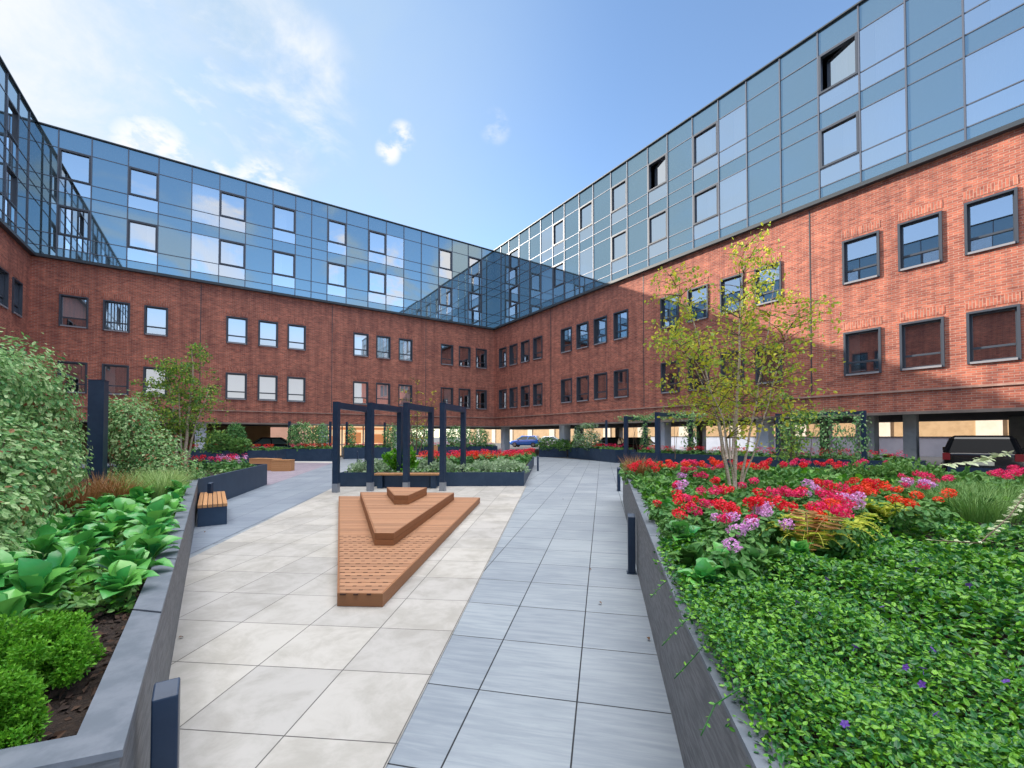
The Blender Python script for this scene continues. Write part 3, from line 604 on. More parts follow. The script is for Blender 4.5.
def trellis(label, posts, top, z0):
    t = thing('trellis', label, 'trellis', (*posts[0], z0))
    for p in posts: mb = MB(); mb.obox(p, (1, 0), .13, .13, z0, top); mb.build('post', [STEEL], t)
    mb = MB()
    for k in range(1, 9):
        z = z0 + (top - z0) * k / 9
        for i in range(len(posts) - 1): mb.tube([(*posts[i], z), (*posts[i + 1], z)], .006, 4)
    mb.build('wire', [SHOE], t); return t
trellis('trellis with dense climbers above the far left planter', [(-14.45, 28.0), (-11.8, 28.0)], 2.55, .7)
trellis('trellis with thin climbers seen through the leftmost pergola frame', [(-11.65, 30.4), (-9.3, 31.5)], 2.6, .7)
trellis('trellis carrying climbers at the right of the path end', [(4.6, 31.2), (5.95, 27.2)], 2.6, .7)

# ------------------------------------------------------------------ bollards
def bollard(p, label, h=.69, s=.083, d=(0, 1)):
    t = thing('bollard', label, 'bollard', (*p, 0), 'path bollard lights')
    mb = MB(); d = Vector(d).normalized(); e = Vector((-d.y, d.x)); c = Vector(p); q = [c + d * (a * s / 2) + e * (b * s / 2) for a, b in ((-1, -1), (1, -1), (1, 1), (-1, 1))]
    mb.hexa([(v.x, v.y, .012) for v in q] + [(v.x, v.y, h - (.03 if k in (0, 3) else 0)) for k, v in enumerate(q)])
    o = mb.build('post', [STEEL], t); bv = o.modifiers.new('bevel', 'BEVEL'); bv.width = .006; bv.segments = 2
    mb = MB(); mb.obox(p, d, s + .03, s + .03, .004, .012); mb.build('base_plate', [STEEL], t)
bollard((1.395, 5.06), 'tall dark bollard beside the right planter wall, nearest on the right', d=(.2, 1))
bollard((-1.268, 1.60), 'dark bollard close to the camera beside the left planter corner', .69, .078, (-.55, .83))
bollard((3.10, 12.55), 'left one of the two bollards near the far corner of the right planter'); bollard((2.98, 11.4), 'right one of the two bollards near the far corner of the right planter', .62)
bollard((1.18, 19.7), 'bollard at the right edge of the middle planter'); bollard((-9.3, 26.0), 'far small bollard seen between the two left pergola frames')
bollard((-6.42, 9.2), 'bollard against the dark left planter behind the slatted bench', .62)

# ------------------------------------------------------------------ benches
def slat_bench(label, c, d, L, W, h, legs=False, lift=0):
    t = thing('bench', label, 'bench', (*c, 0)); d = Vector(d).normalized(); e = Vector((-d.y, d.x)); n = max(4, int(W / .066)); mb = MB()
    for i in range(n):
        o = Vector(c) + e * ((i + .5) / n - .5) * W; mb.obox(o, d, L, W / n - .012, h - .05, h)
    mb.build('slat', [TEAK], t); mb = MB()
    if legs:
        for s in (-1, 1): mb.obox(Vector(c) + d * s * (L / 2 - .18), d, .16, W * .8, 0, h - .052)
        mb.obox(c, d, L - .6, W * .3, .02, h - .06)
    else: mb.obox(c, d, L - .02, W - .02, .004, h - .052)
    mb.build('base', [CLAD], t); return t
slat_bench('slatted timber bench on a dark box base beside the left planter wall', (-5.92, 8.55), (-.57, .82), 2.1, .45, .385)
slat_bench('slim timber bench on dark legs along the front of the middle planter', (-3.2, 13.25), (1, 0), 1.98, .42, .46, True)
wb = thing('wooden_bench', 'solid orange timber bench block past the end of the left planter', 'bench', (-10.5, 19.5, 0))
def block_bench(c, d, L, W, h):
    mb = MB(); d = Vector(d).normalized(); e = Vector((-d.y, d.x)); n = 7
    for i in range(n): mb.obox(Vector(c) + e * ((i + .5) / n - .5) * W, d, L, W / n - .01, h - .05, h)
    m = 5
    for k in range(m): mb.obox(c, d, L - .02, W - .02, .004 + (h - .06) * k / m, (h - .06) * (k + 1) / m)
    mb.build('plank_box', [TEAK], wb)
block_bench((-10.45, 19.7), (1, .1), .85, .5, .52); block_bench((-11.6, 20.3), (1, -.35), 1.5, .5, .55)
gb = thing('garden_bench', 'timber garden bench with a backrest behind the flowers of the middle planter', 'bench', (-2.5, 25.2, 0))
mb = MB(); mb.obox((-3.3, 25.2), (1, .3), 5.5, .5, .42, .5); mb.build('seat', [TEAK], gb)
mb = MB(); mb.obox((-4.6, 25.1), (1, .3), .55, .06, .52, 1.05); mb.build('backrest', [TEAK], gb)
mb = MB(); [mb.obox((-3.3 + k, 25.2 + .3 * k), (1, .3), .1, .4, .004, .418) for k in (-2.2, 0, 2.2)]; mb.build('leg', [STEEL], gb)

# ------------------------------------------------------------------ cars
SIDEG = None; TYRE = mat('tyre', (.012, .012, .013), .8); RIM = mat('rim', (.35, .36, .38), .35, .8); LAMPR = mat('tail_lamp', (.22, .012, .018), .3); LAMPW = mat('head_lamp', (.75, .78, .8), .2); PLATE = mat('number_plate', (.62, .60, .48), .5)
DARKG = mat('car_window', (.12, .19, .19), .12, 0, .5); BLACKG = mat('tinted_window', (.005, .006, .008), .35, 0, .08)
def car(label, col, p, heading, hatch=True, scale=1.0, metal=.2, tag_plate=True):
    """heading = direction the bonnet points to; body lofted from cross-sections along the car."""
    paint = mat('paint_%s' % label.split()[0], col, .25, metal, coat=.3 if 'black' in label else .8)
    t = thing('parked_car', label, 'car', (p[0], p[1], 0)); a = math.atan2(heading[1], heading[0]); t.rotation_euler = (0, 0, a); t['_o'] = [0, 0, 0]; t.scale = (scale,) * 3
    def part(mb, name, m, parent=None, sub=0):
        o = bpy.data.objects.new(name, mb.mesh(name, [m] if not isinstance(m, list) else m)); COL.objects.link(o); o.parent = parent or t
        if sub: s = o.modifiers.new('sub', 'SUBSURF'); s.levels = s.render_levels = sub
        return o
    L = 4.1 if hatch else 4.5
    xs = [-.5, -.485, -.42, -.30, -.05, .20, .36, .46, .5]            # stations, rear to nose
    wd = [.70, .82, .87, .89, .90, .90, .88, .82, .64]; bz = [.92, .98, 1.0, 1.0, .97, .94, .86, .74, .62]; lo = [.42, .30, .22, .2, .2, .2, .2, .24, .36]
    mb = MB(); n = len(xs); ring = []
    for i in range(n):
        x = xs[i] * L; W, B, Q = wd[i], bz[i], lo[i]
        ring.append([(x, -W * .86, Q), (x, -W * .99, Q + .14), (x, -W, Q + (B - Q) * .55), (x, -W * .93, B - .02), (x, -W * .84, B + .015), (x, W * .84, B + .015), (x, W * .93, B - .02), (x, W, Q + (B - Q) * .55), (x, W * .99, Q + .14), (x, W * .86, Q)])
    mb.v = [q for r in ring for q in r]; k = 10
    for i in range(n - 1):
        for j in range(k): mb.f.append((i * k + j, (i + 1) * k + j, (i + 1) * k + (j + 1) % k, i * k + (j + 1) % k))
    mb.f.append(tuple(range(k))); mb.f.append(tuple((n - 1) * k + j for j in range(k - 1, -1, -1)))
    m = len(mb.f); mb.uv = [[(0, 0)] * len(f) for f in mb.f]; mb.mi = [0] * m; mb.sm = [True] * m
    part(mb, 'body', paint, sub=2)
    # greenhouse: glass band and roof
    rx = [(-.485, -.40), (.30, .10)] if hatch else [(-.40, -.24), (.27, .08)]
    (xb0, xt0), (xb1, xt1) = rx; z0, z1 = .97, 1.47
    def ringz(f, grow=0):
        z = z0 + (z1 - z0) * f; xr = (xb0 + (xt0 - xb0) * f) * L - grow; xf = (xb1 + (xt1 - xb1) * f) * L + grow; W = .80 - .16 * f + grow
        return [(xr, -W * .86, z), (xr + .16, -W, z), (xf - .30, -W, z), (xf, -W * .80, z), (xf, W * .80, z), (xf - .30, W, z), (xr + .16, W, z), (xr, W * .86, z)]
    def loft(r, cap=True):
        mb = MB(); kk = len(r[0]); mb.v = [q for s in r for q in s]
        for i in range(len(r) - 1):
            for j in range(kk): mb.f.append((i * kk + j, i * kk + (j + 1) % kk, (i + 1) * kk + (j + 1) % kk, (i + 1) * kk + j))
        if cap: mb.f.append(tuple((len(r) - 1) * kk + j for j in range(kk)))
        mb.uv = [[(0, 0)] * len(f) for f in mb.f]; mb.mi = [0] * len(mb.f); mb.sm = [False] * len(mb.f); return mb
    part(loft([ringz(0), ringz(.86)]), 'window_glass', BLACKG if 'black' in label else DARKG)
    top = [(q[0] * .93 + (xt0 + xt1) / 2 * L * .07, q[1] * .9, z1 + .03) for q in ringz(1)]
    part(loft([ringz(.84, .008), ringz(.95, .008), ringz(1, -.01), top]), 'roof', paint)
    for s in (-1, 1):
        for fx in (.0, .5, 1.0):
            mb = MB(); q0 = ringz(0, .006); q1 = ringz(.86, .006); i0, i1 = (1, 2) if s < 0 else (6, 5)
            p0 = Vector(q0[i0]).lerp(Vector(q0[i1]), fx); p1 = Vector(q1[i0]).lerp(Vector(q1[i1]), fx); mb.tube([p0, p1], .035, 5); part(mb, 'window_pillar', paint)
    for sx in (-.31, .30):
        for s in (-1, 1):
            mb = MB(); c = (sx * L, s * .80, .31)
            mb.tube([(c[0], c[1] - .11, c[2]), (c[0], c[1] - .10, c[2]), (c[0], c[1] + .10, c[2]), (c[0], c[1] + .11, c[2])], [.27, .31, .31, .27], 20); wo = part(mb, 'wheel', TYRE)
            mb = MB(); mb.tube([(c[0], c[1] - .113, c[2]), (c[0], c[1] + .113, c[2])], .19, 14); part(mb, 'rim', RIM, wo)
    for s in (-1, 1):
        mb = MB(); y0, y1 = sorted((s * .66, s * .83)); mb.box((-.5 * L + .0, y0, .74), (-.5 * L + .15, y1, .95)); part(mb, 'tail_light', LAMPR)
        mb = MB(); y0, y1 = sorted((s * .42, s * .68)); mb.box((.44 * L, y0, .58), (.492 * L, y1, .70)); part(mb, 'headlight', LAMPW)
        mb = MB(); y0, y1 = sorted((s * .80, s * .98)); mb.box((.17 * L, y0, .96), (.21 * L, y1, 1.09)); part(mb, 'wing_mirror', paint)
    mb = MB(); mb.box((-.5 * L - .035, -.26, .60), (-.5 * L - .015, .26, .71)); part(mb, 'number_plate', PLATE)
    mb = MB(); mb.box((-.5 * L - .05, -.72, .34), (-.5 * L + .05, .72, .52)); part(mb, 'bumper', STEEL); return t
def away(px, Yd, off=0): return ((px - 512) / 431 * Yd, Yd)
car('black hatchback parked at the right edge, seen from behind', (.008, .008, .010), (16.9, 15.5), (.745, .667), True, 1.08, .0)
car('bright blue car parked in the daylight beyond the white pillar', (.02, .16, .62), (1.95, 63.0), (-1, .3), True, 1.1)
car('silver estate car parked right of the blue car', (.55, .56, .58), (6.0, 66.0), (1, .1), False, 1.05, .5)
car('dark saloon car under the building behind the right trellis', (.03, .032, .038), (8.5, 36.0), (.5, .85), False, 1.0)
car('maroon saloon car under the building right of the dark one', (.09, .018, .022), (10.3, 34.6), (.62, .78), False, 1.0)
car('grey saloon car in shade under the left side beside the brown wall', (.035, .04, .05), (-18.6, 34.0), (.83, .56), False, 1.0)

# ------------------------------------------------------------------ trees
def grow(stems, leafm_, n_leaf, leaf_s, label, base, bark, name='birch_tree', group=None, crown_min=.35, sub=5, twig=.5, seed=1, drop=.25, spread=1.0):
    """stems = list of poly-lines (offsets from base, radius at foot). Side branches carry twigs, twigs carry leaves."""
    r0 = random.Random(seed); t = thing(name, label, 'tree', base, group); tr = MB(); br = MB(); LP = []; LN = []; B = Vector(base)
    for pts, rad in stems:
        P = [B + Vector(p) for p in pts]; fine = []
        for i in range(len(P) - 1):
            for k in range(4): fine.append(P[i].lerp(P[i + 1], k / 4) + Vector((r0.uniform(-.012, .012), r0.uniform(-.012, .012), 0)) * (1 if i or k else 0))
        fine.append(P[-1]); n = len(fine); tr = MB(); tr.tube(fine, [rad * (1 - .88 * k / (n - 1)) for k in range(n)], 8); tr.build('trunk', [bark], t)
        H = P[-1].z - B.z
        for k in range(n):
            f = (fine[k].z - B.z) / H
            if f < crown_min: continue
            for q in range(sub):
                az = r0.uniform(0, 6.283); ln = twig * r0.uniform(.5, 1.25) * (1.15 - .65 * max(0, (f - .45)) / .55) * spread
                d = Vector((math.cos(az), math.sin(az), r0.uniform(.15, .9))).normalized(); b0 = fine[k].copy(); pts2 = [b0]
                for m in range(4):
                    d = (d + Vector((r0.uniform(-.25, .25), r0.uniform(-.25, .25), -drop))).normalized(); b0 = b0 + d * ln / 4; pts2.append(b0)
                br.tube(pts2, [.007, .005, .004, .003, .0015], 4, cap=False)
                for _ in range(n_leaf):
                    m = r0.uniform(.9, 4); i = min(3, int(m)); c = pts2[i].lerp(pts2[i + 1], m - i) + Vector((r0.gauss(0, .05), r0.gauss(0, .05), r0.gauss(-.02, .05))); LP.append(c - B); LN.append((r0.gauss(0, 1), r0.gauss(0, 1), r0.gauss(.5, .7)))
    br.build('branches', [BARKB], t)
    n = len(LP); yd = rng.normal(size=(n, 3)) * .6 + np.array([0, 0, -.7]); me = leaf_mesh('crown', LP, LN, leaf_s * rng.uniform(.6, 1.25, n), LEAF7, leafm_, midx=(rng.integers(0, len(leafm_), n) if isinstance(leafm_, list) else None), ydir=yd)
    link_mesh('crown', me, t); return t
bx, by = pixel(735, 490, .84)
grow([([(-.06, 0, 0), (-.17, .05, .7), (-.30, .08, 1.5), (-.55, .1, 2.5), (-.85, .1, 3.1)], .022), ([(0, .03, 0), (.02, .0, .8), (.04, -.05, 1.7), (.10, .0, 2.7), (.22, .05, 3.5)], .023),
      ([(.06, 0, 0), (.18, .0, .6), (.34, .05, 1.3), (.55, .1, 2.3), (.68, .1, 3.2)], .021), ([(-.02, .06, 0), (-.1, .25, 1.0), (-.42, .4, 1.9), (-.75, .5, 2.4)], .014), ([(.04, .05, 0), (.2, .3, 1.0), (.35, .5, 2.0), (.45, .6, 2.9)], .014), ([(-.03, -.05, 0), (-.25, -.2, 1.0), (-.6, -.3, 1.7), (-.95, -.3, 2.1)], .013), ([(.05, -.05, 0), (.3, -.2, 1.0), (.55, -.2, 1.9), (.75, -.2, 2.6)], .013)],
     [L_BIRCH, L_BIRCHG, L_BIRCH], 17, .056, 'multi-stemmed birch with thin yellowing crown in the right planter among the geraniums', (bx, by, .82), BARK, crown_min=.33, sub=4, twig=.82, seed=5, drop=.12)
lx, ly = pixel(182, 471, .62)
grow([([(-.1, 0, 0), (-.2, 0, 1.2), (-.35, 0, 2.3), (-.6, 0, 3.1)], .045), ([(.08, 0, 0), (.12, 0, 1.3), (.2, .1, 2.6), (.15, .1, 3.55)], .05), ([(.0, .1, 0), (.25, .1, 1.2), (.6, .2, 2.4)], .035), ([(-.05, .1, 0), (-.6, .1, 1.4), (-1.1, .2, 2.5)], .03), ([(.02, 0, 0), (0, -.1, 1.5), (-.1, -.1, 2.9)], .035)],
     [L_BIRCHG, L_SHRUB], 26, .072, 'green leaved birch with several pale stems in the left planter', (lx, ly, .58), BARK, crown_min=.32, sub=6, twig=.80, seed=9, drop=.2)
tx, ty = pixel(418, 447, .9)
grow([([(0, 0, 0), (.1, 0, 2.0), (.0, 0, 4.6)], .05), ([(.2, 0, 0), (.7, 0, 2.0), (1.2, 0, 3.9)], .04), ([(-.1, 0, 0), (-.4, 0, 2), (-.7, 0, 4.0)], .04)], [L_AUT, L_BIRCH], 6, .13, 'slender tree with thin orange brown crown behind the pergola frames', (-6.1, 27.4, .5), BARKB, name='slender_tree', crown_min=.2, sub=3, twig=.8, seed=3)
grow([([(-.1, 0, 0), (-.2, 0, 1.2), (-.45, 0, 2.6)], .05), ([(.1, 0, 0), (.15, 0, 1.3), (.3, 0, 2.9)], .05), ([(.0, 0, 0), (.0, 0, 1.3), (-.1, 0, 2.4)], .04)], [L_BIRCHG, L_BIRCH], 7, .11, 'young birch with white stems in the planter under the right pergola frames', (*pixel(730, 458, .75), .72), BARK, crown_min=.4, sub=5, twig=.8, seed=13)
grow([([(0, 0, 0), (.05, 0, .8), (-.05, 0, 1.75)], .022), ([(.05, 0, 0), (.25, 0, .7), (.38, 0, 1.35)], .016)], [L_BIRCHG, L_SHRUB], 12, .075, 'small bushy sapling right of the large birch', (*pixel(790, 470, .82), .8), BARKB, name='sapling', crown_min=.12, sub=4, twig=.34, seed=17)

# ------------------------------------------------------------------ climbers
def climber(name, label, blobs, n, size, mats, wts, parent_stems=None, group=None, cat='climber'):
    b0 = blobs[0][0]; t = thing(name, label, cat, (b0[0], b0[1], .58), group); vol = np.array([r[0] * r[1] + r[1] * r[2] + r[0] * r[2] for _, r in blobs]); vol = vol / vol.sum()
    P, Nn = joined([blob(max(10, int(n * v)), c, r, .62) for v, (c, r) in zip(vol, blobs)])
    P = P + rng.normal(size=P.shape) * .05; Nn = Nn + rng.normal(size=Nn.shape) * .55 + np.array([0, 0, .55]); k = P[:, 2] > .55; P, Nn = P[k], Nn[k]
    yd = rng.normal(size=P.shape) * .5 + np.array([0, 0, -.8]); mi = rng.choice(len(mats), len(P), p=wts)
    # rust-coloured leaves sit together
    me = leaf_mesh('foliage', P - np.array([b0[0], b0[1], .58]), Nn, size * rng.uniform(.55, 1.25, len(P)), LEAF7, mats, midx=mi, ydir=yd); link_mesh('foliage', me, t)
    for c, r in blobs:
        for _ in range(2):
            mb = MB(); a = Vector((c[0] + random.uniform(-.3, .3) * r[0], c[1] + random.uniform(-.3, .3) * r[1], .58)); e = Vector((c[0] + random.uniform(-.6, .6) * r[0], c[1], c[2] + r[2] * .6)); mb.tube([a, a.lerp(e, .5) + Vector((random.uniform(-.15, .15), 0, 0)), e], [.012, .009, .004], 5); mb.build('stem', [BARKB], t)
    return t
climber('climber', 'tall mass of pale green climber at the left edge, before the dark post',
        [((-6.15, 5.3, 1.95), (.52, .7, .92)), ((-6.25, 5.25, 1.75), (.60, .75, .90)), ((-6.6, 5.5, 1.2), (.80, .9, .75)), ((-6.75, 6.2, 1.3), (.45, .5, .75)), ((-5.8, 4.7, 2.08), (.40, .55, .55)), ((-5.15, 4.2, 1.2), (.70, .75, .65)), ((-4.45, 3.4, .92), (.65, .6, .40)), ((-3.75, 2.75, .78), (.5, .5, .22)), ((-5.8, 4.3, 1.2), (.75, .9, .8))], 40000, .056, [L_IVY, L_IVYD, L_IVYR], [.60, .36, .04])
climber('climber', 'pale green climber with rusty tips just right of the dark post',
        [((-7.9, 9.0, 1.55), (.42, .5, .95)), ((-7.6, 9.1, 1.15), (.62, .5, .65)), ((-7.3, 9.0, .9), (.75, .5, .40)), ((-8.3, 9.1, 1.9), (.3, .4, .45)), ((-8.4, 9.1, 2.15), (.22, .3, .28))], 10000, .062, [L_IVY, L_IVYD, L_IVYR], [.60, .30, .10])
def small_climber(label, blobs, n, s, mats=None, name='climber'): return climber(name, label, blobs, n, s, mats or [L_IVYD, L_IVY], [.6, .4] if not mats or len(mats) == 2 else None)
small_climber('dense climber on the far left trellis', [((-13.6, 28, 1.7), (.9, .25, .95)), ((-12.4, 28, 1.6), (.6, .25, .9)), ((-14.2, 28, 1.5), (.4, .25, .9))], 2600, .12)
small_climber('thin climber on the trellis behind the leftmost pergola frame', [((-11.4, 30.5, 1.6), (.4, .25, .9)), ((-8.7, 31.2, 1.6), (.7, .3, .95))], 1300, .12)
small_climber('climber behind the second and third pergola frames', [((-7.0, 32.6, 1.6), (1.0, .3, .9)), ((-4.2, 34.1, 1.6), (1.2, .3, .9)), ((-2.6, 35, 1.5), (.8, .3, .8))], 2600, .14)
small_climber('silvery bush on the trellis at the right of the path end', [((5.3, 29.0, 1.35), (.75, .6, .75)), ((4.7, 30.5, 1.3), (.5, .4, .6)), ((5.2, 29.2, 2.3), (.7, .6, .22)), ((4.7, 31.0, 2.0), (.25, .25, .6))], 2600, .11, [L_SILV, L_SHRUB], 'silver_bush')
small_climber('climber draped over the first right hand pergola frame', [((6.2, 21.6, 2.5), (1.0, .9, .16)), ((6.9, 22.4, 1.6), (.3, .3, .8))], 900, .11)
small_climber('climber draped over the pergola frame behind the white birch stems', [((7.2, 18.9, 2.5), (1.3, 1.1, .18)), ((8.2, 19.8, 1.6), (.35, .35, .9))], 1300, .11)
small_climber('climber screening the white pillar near the hatchback', [((10.0, 15.5, 1.6), (.45, .4, .85)), ((10.8, 14.6, 1.55), (.5, .5, .8)), ((11.3, 14.0, 1.6), (.30, .28, .9)), ((10.6, 14.8, 2.35), (1.0, .9, .14))], 2400, .085)

# ------------------------------------------------------------------ low planting
def inpoly(P, poly):
    x, y = P[:, 0], P[:, 1]; c = np.zeros(len(P), bool); n = len(poly)
    for i in range(n):
        (x0, y0), (x1, y1) = poly[i - 1], poly[i]; k = ((y0 > y) != (y1 > y)) & (x < (x1 - x0) * (y - y0) / (y1 - y0 + 1e-12) + x0); c ^= k
    return c
def hmound(P, z0, amp=.05): return z0 + amp * (np.sin(P[:, 0] * 3.1 + 1.3 * np.sin(P[:, 1] * 2.3)) * np.cos(P[:, 1] * 2.7 + P[:, 0]) + .5 * np.sin(P[:, 0] * 7 + P[:, 1] * 5.3))
def cover(name, label, cat, poly, z0, n, size, mats, wts, amp=.05, thick=.10, near=None, tpl=LEAF7, up=.9, kind='stuff'):
    a = np.array(poly); lo, hi = a.min(0), a.max(0); P = []; tot = 0
    while tot < n:
        q = lo + rng.random((n * 3, 2)) * (hi - lo); q = q[inpoly(q, poly)]
        if near is not None: d = np.hypot(q[:, 0], q[:, 1]); q = q[rng.random(len(q)) < np.clip((near / d) ** 2, .06, 1)]
        P.append(q); tot += len(q)
    P = np.concatenate(P)[:n] + (rng.normal(size=(n, 2)) * .022 if near else 0); d = np.hypot(P[:, 0], P[:, 1]); z = hmound(P, z0, amp) - thick * rng.random(n) ** 1.6 - (.06 * np.clip(2.1 - P[:, 1], 0, 1.5) if near is not None and near < 3 else 0)
    pos = np.column_stack([P, z]); nn = rng.normal(size=(n, 3)) * .55 + np.array([0, 0, up]); yd = rng.normal(size=(n, 3)) * np.array([1, 1, .5]) + np.array([0, 0, .15])
    s = size * rng.uniform(.6, 1.3, n) * (1 if near is None else np.clip(d / near, 1, 2.2))
    me = leaf_mesh(name, pos, nn, s, tpl, mats, midx=rng.choice(len(mats), n, p=wts), ydir=yd); o = bpy.data.objects.new(name, me); COL.objects.link(o); tag(o, label, cat)
    if kind: o['kind'] = kind
    return o
G = lambda px, py, z=.85: pixel(px, py, z)
cov = [(.40, -.6), (.70, 1.05), (.84, 2.1), (1.10, 3.25), (2.2, 3.3), (3.0, 4.0), (4.4, 4.3), (6.5, 4.6), (8.5, 4.6), (8.5, -.6)]
cover('ground_cover', 'glossy green periwinkle carpeting the front of the right planter', 'ground cover', cov, .80, 210000, .0205, [L_COVER, L_COVERD], [.58, .42], .06, .13, near=1.9)
cover('leaf_carpet', 'mixed low foliage between the geraniums of the right planter', 'ground cover', [(1.22, 3.3), (2.60, 10.3), (8.35, 7.65), (12.3, 6.2), (12.3, 4.7), (8.5, 4.6), (6.5, 4.6), (4.4, 4.3), (3.0, 4.0), (2.2, 3.3)], .90, 26000, .065, [L_GERAN, L_SHRUB, L_COVER], [.5, .3, .2], .05, .16, near=4.5)
cover('leaf_carpet', 'low green foliage filling the middle planter', 'ground cover', inset(PM, .15), .50, 9000, .10, [L_SHRUB, L_SILV, L_GERAN], [.4, .3, .3], .05, .14)
cover('leaf_carpet', 'low foliage and moss under the plants of the left planter', 'ground cover', [(-2.15, 2.35), (-6.6, 8.6), (-12, 9.2), (-12, 1), (-5, 1.2)], .67, 9000, .075, [L_IVYD, L_SHRUB, L_IVY], [.4, .4, .2], .05, .14)
cover('leaf_carpet', 'small leaves filling the gaps along the left planter coping', 'ground cover', [(-2.12, 2.40), (-6.38, 8.55), (-6.95, 8.1), (-2.75, 1.95)], .68, 15000, .045, [L_COVER, L_SHRUB, L_GERAN], [.4, .3, .3], .04, .10)

cover('leaf_carpet', 'low mixed foliage in the anthracite planter behind the slatted bench', 'ground cover', [(-6.9, 9.3), (-8.15, 13.9), (-12, 14.3), (-12, 9.9)], .66, 7000, .075, [L_GERAN, L_SHRUB, L_IVY], [.5, .3, .2], .05, .14)
cover('mulch', 'dark bark mulch on the soil at the near end of the left planter', 'mulch', [(-1.3, 1.3), (-2.6, 3.2), (-4.2, 2.6), (-2.6, .8)], .615, 3500, .038, [mat('bark_chip', (.09, .05, .032), .9, island=(.03, .018, .014))], [1.0], .01, .03, tpl=LEAF4)
# trailing shoots over the coping
def trail(label, pts, mats, size, step, name='trailing_shoot', group=None, stem=.0022, cat='plant'):
    t = thing(name, label, cat, pts[0], group); mb = MB(); P = [Vector(p) for p in pts]; fine = []
    for i in range(len(P) - 1):
        for k in range(5): fine.append(P[i].lerp(P[i + 1], k / 5))
    fine.append(P[-1]); mb.tube(fine, stem, 4); mb.build('stem', [L_COVERD if stem < .004 else BARKB], t)
    q = []; n_ = []; yd = []; L = 0
    for i in range(len(fine) - 1):
        d = fine[i + 1] - fine[i]; m = max(1, int(d.length / step))
        for k in range(m):
            c = fine[i].lerp(fine[i + 1], k / m); s = 1 if (len(q) % 2) else -1; side = d.cross(Vector((0, 0, 1))).normalized() * s
            q.append(c - P[0]); n_.append(Vector((random.gauss(0, .4), random.gauss(0, .4), 1))); yd.append(side + d.normalized() * .4 + Vector((0, 0, random.uniform(-.3, .3))))
    me = leaf_mesh('foliage', [tuple(x) for x in q], [tuple(x) for x in n_], size * rng.uniform(.7, 1.2, len(q)), LEAF7, mats, ydir=[tuple(x) for x in yd]); link_mesh('foliage', me, t); return t
for k, yv in enumerate((1.45, 1.80, 2.05, 2.6)):
    xw = .30 + (yv + 1.2) * .53 / 3.31 if yv < 2.11 else .83 + (yv - 2.11) * .62 / 2.89; h = .74
    trail('thin periwinkle shoot hanging over the coping of the right planter', [(xw + .16, yv, h + .06), (xw + .03, yv - .02, h + .035), (xw - .05, yv - .03 + random.uniform(-.04, .04), h - .03), (xw - .10 - random.uniform(0, .04), yv - .05, h - .08 - random.uniform(0, .04))], L_COVER, .019, .012, group='periwinkle shoots over the wall')
i0 = [G(1045, 470, 1.02), G(1010, 520, 1.0), G(980, 545, .95), G(950, 543, .93), G(930, 540, .90)]
trail('pale variegated ivy shoot arching in from the right edge over the periwinkle', [(*i0[0], 1.08), (*i0[1], 1.03), (*i0[2], .96), (*i0[3], .94), (*i0[4], .90)], L_VARI, .040, .040, 'ivy_shoot', stem=.004)
trail('pale ivy leaves trailing in front of the black hatchback', [(*G(1010, 452, 1.30), 1.30), (*G(975, 462, 1.2), 1.2), (*G(940, 464, 1.2), 1.2)], L_VARI, .10, .06, 'ivy_shoot', stem=.004)

# violet periwinkle flowers
fl = []; pet = MB()
for k in range(5):
    a = k * 1.2566; c, s = math.cos(a), math.sin(a); pet.face([(0, 0, 0), (.012 * c - .008 * s, .012 * s + .008 * c, .003), (.021 * c, .021 * s, .001), (.012 * c + .008 * s, .012 * s - .008 * c, .003)])
pet.tube([(0, 0, -.03), (0, 0, .004)], .0012, 4)
pv = pet.mesh('periwinkle_flower', [F_VIO])
for px, py in [(910, 562), (917, 569), (827, 580), (797, 603), (820, 615), (882, 608), (933, 651), (923, 670), (922, 686), (906, 669), (969, 586), (845, 726), (936, 716), (855, 648), (1006, 683)]:
    x, y = G(px, py, .86); o = bpy.data.objects.new('periwinkle_flower', pv); COL.objects.link(o); o.location = (x, y, .865); o.rotation_euler = (random.uniform(-.5, .1) - .5, random.uniform(-.4, .4), random.uniform(0, 6)); o.scale = (.62,) * 3 if y < 2 else (.8,) * 3
    tag(o, 'small violet periwinkle flower standing out of the green carpet', 'flower', 'violet periwinkle flowers')

# geraniums: shared meshes, copied plant by plant
def geran_foliage(seed, n=150, r=.17, h=.24, ls=.062):
    P, Nn = blob(n, (0, 0, h * .45), (r, r, h * .6), .5); Nn = Nn * .4 + rng.normal(size=P.shape) * .3 + np.array([0, 0, .9]); return leaf_mesh('foliage', P, Nn, ls * rng.uniform(.6, 1.2, n), LEAF7, L_GERAN)
def geran_head(m, r=.052, n=80, name='flower_head'):
    P, Nn = blob(n, (0, 0, 0), (r, r, r * .68), .75); Nn = Nn / np.linalg.norm(Nn, axis=1, keepdims=True) + rng.normal(size=P.shape) * .35; return leaf_mesh(name, P, Nn, r * .50 * rng.uniform(.8, 1.2, n), LEAF4, m)
FOL = [geran_foliage(k) for k in range(4)]; FOLF = [geran_foliage(k, 70, .30, .30, .14) for k in range(3)]
HEADS = {m.name: [geran_head(m) for _ in range(3)] for m in (F_RED, F_PINK, F_LIL, F_ORA)}
def clusters(m, n, spread=.26, r=.075):
    ps = []; ns = []
    for _ in range(n):
        P, Nn = blob(14, (random.uniform(-spread, spread), random.uniform(-spread, spread), random.uniform(.24, .40)), (r, r, r * .7), .7); ps.append(P); ns.append(Nn + rng.normal(size=P.shape) * .3)
    return leaf_mesh('flower_heads', np.concatenate(ps), np.concatenate(ns), r * .6, LEAF4, m)
HFAR = {m.name: [clusters(m, 7) for _ in range(2)] for m in (F_RED, F_PINK, F_LIL, F_ORA)}
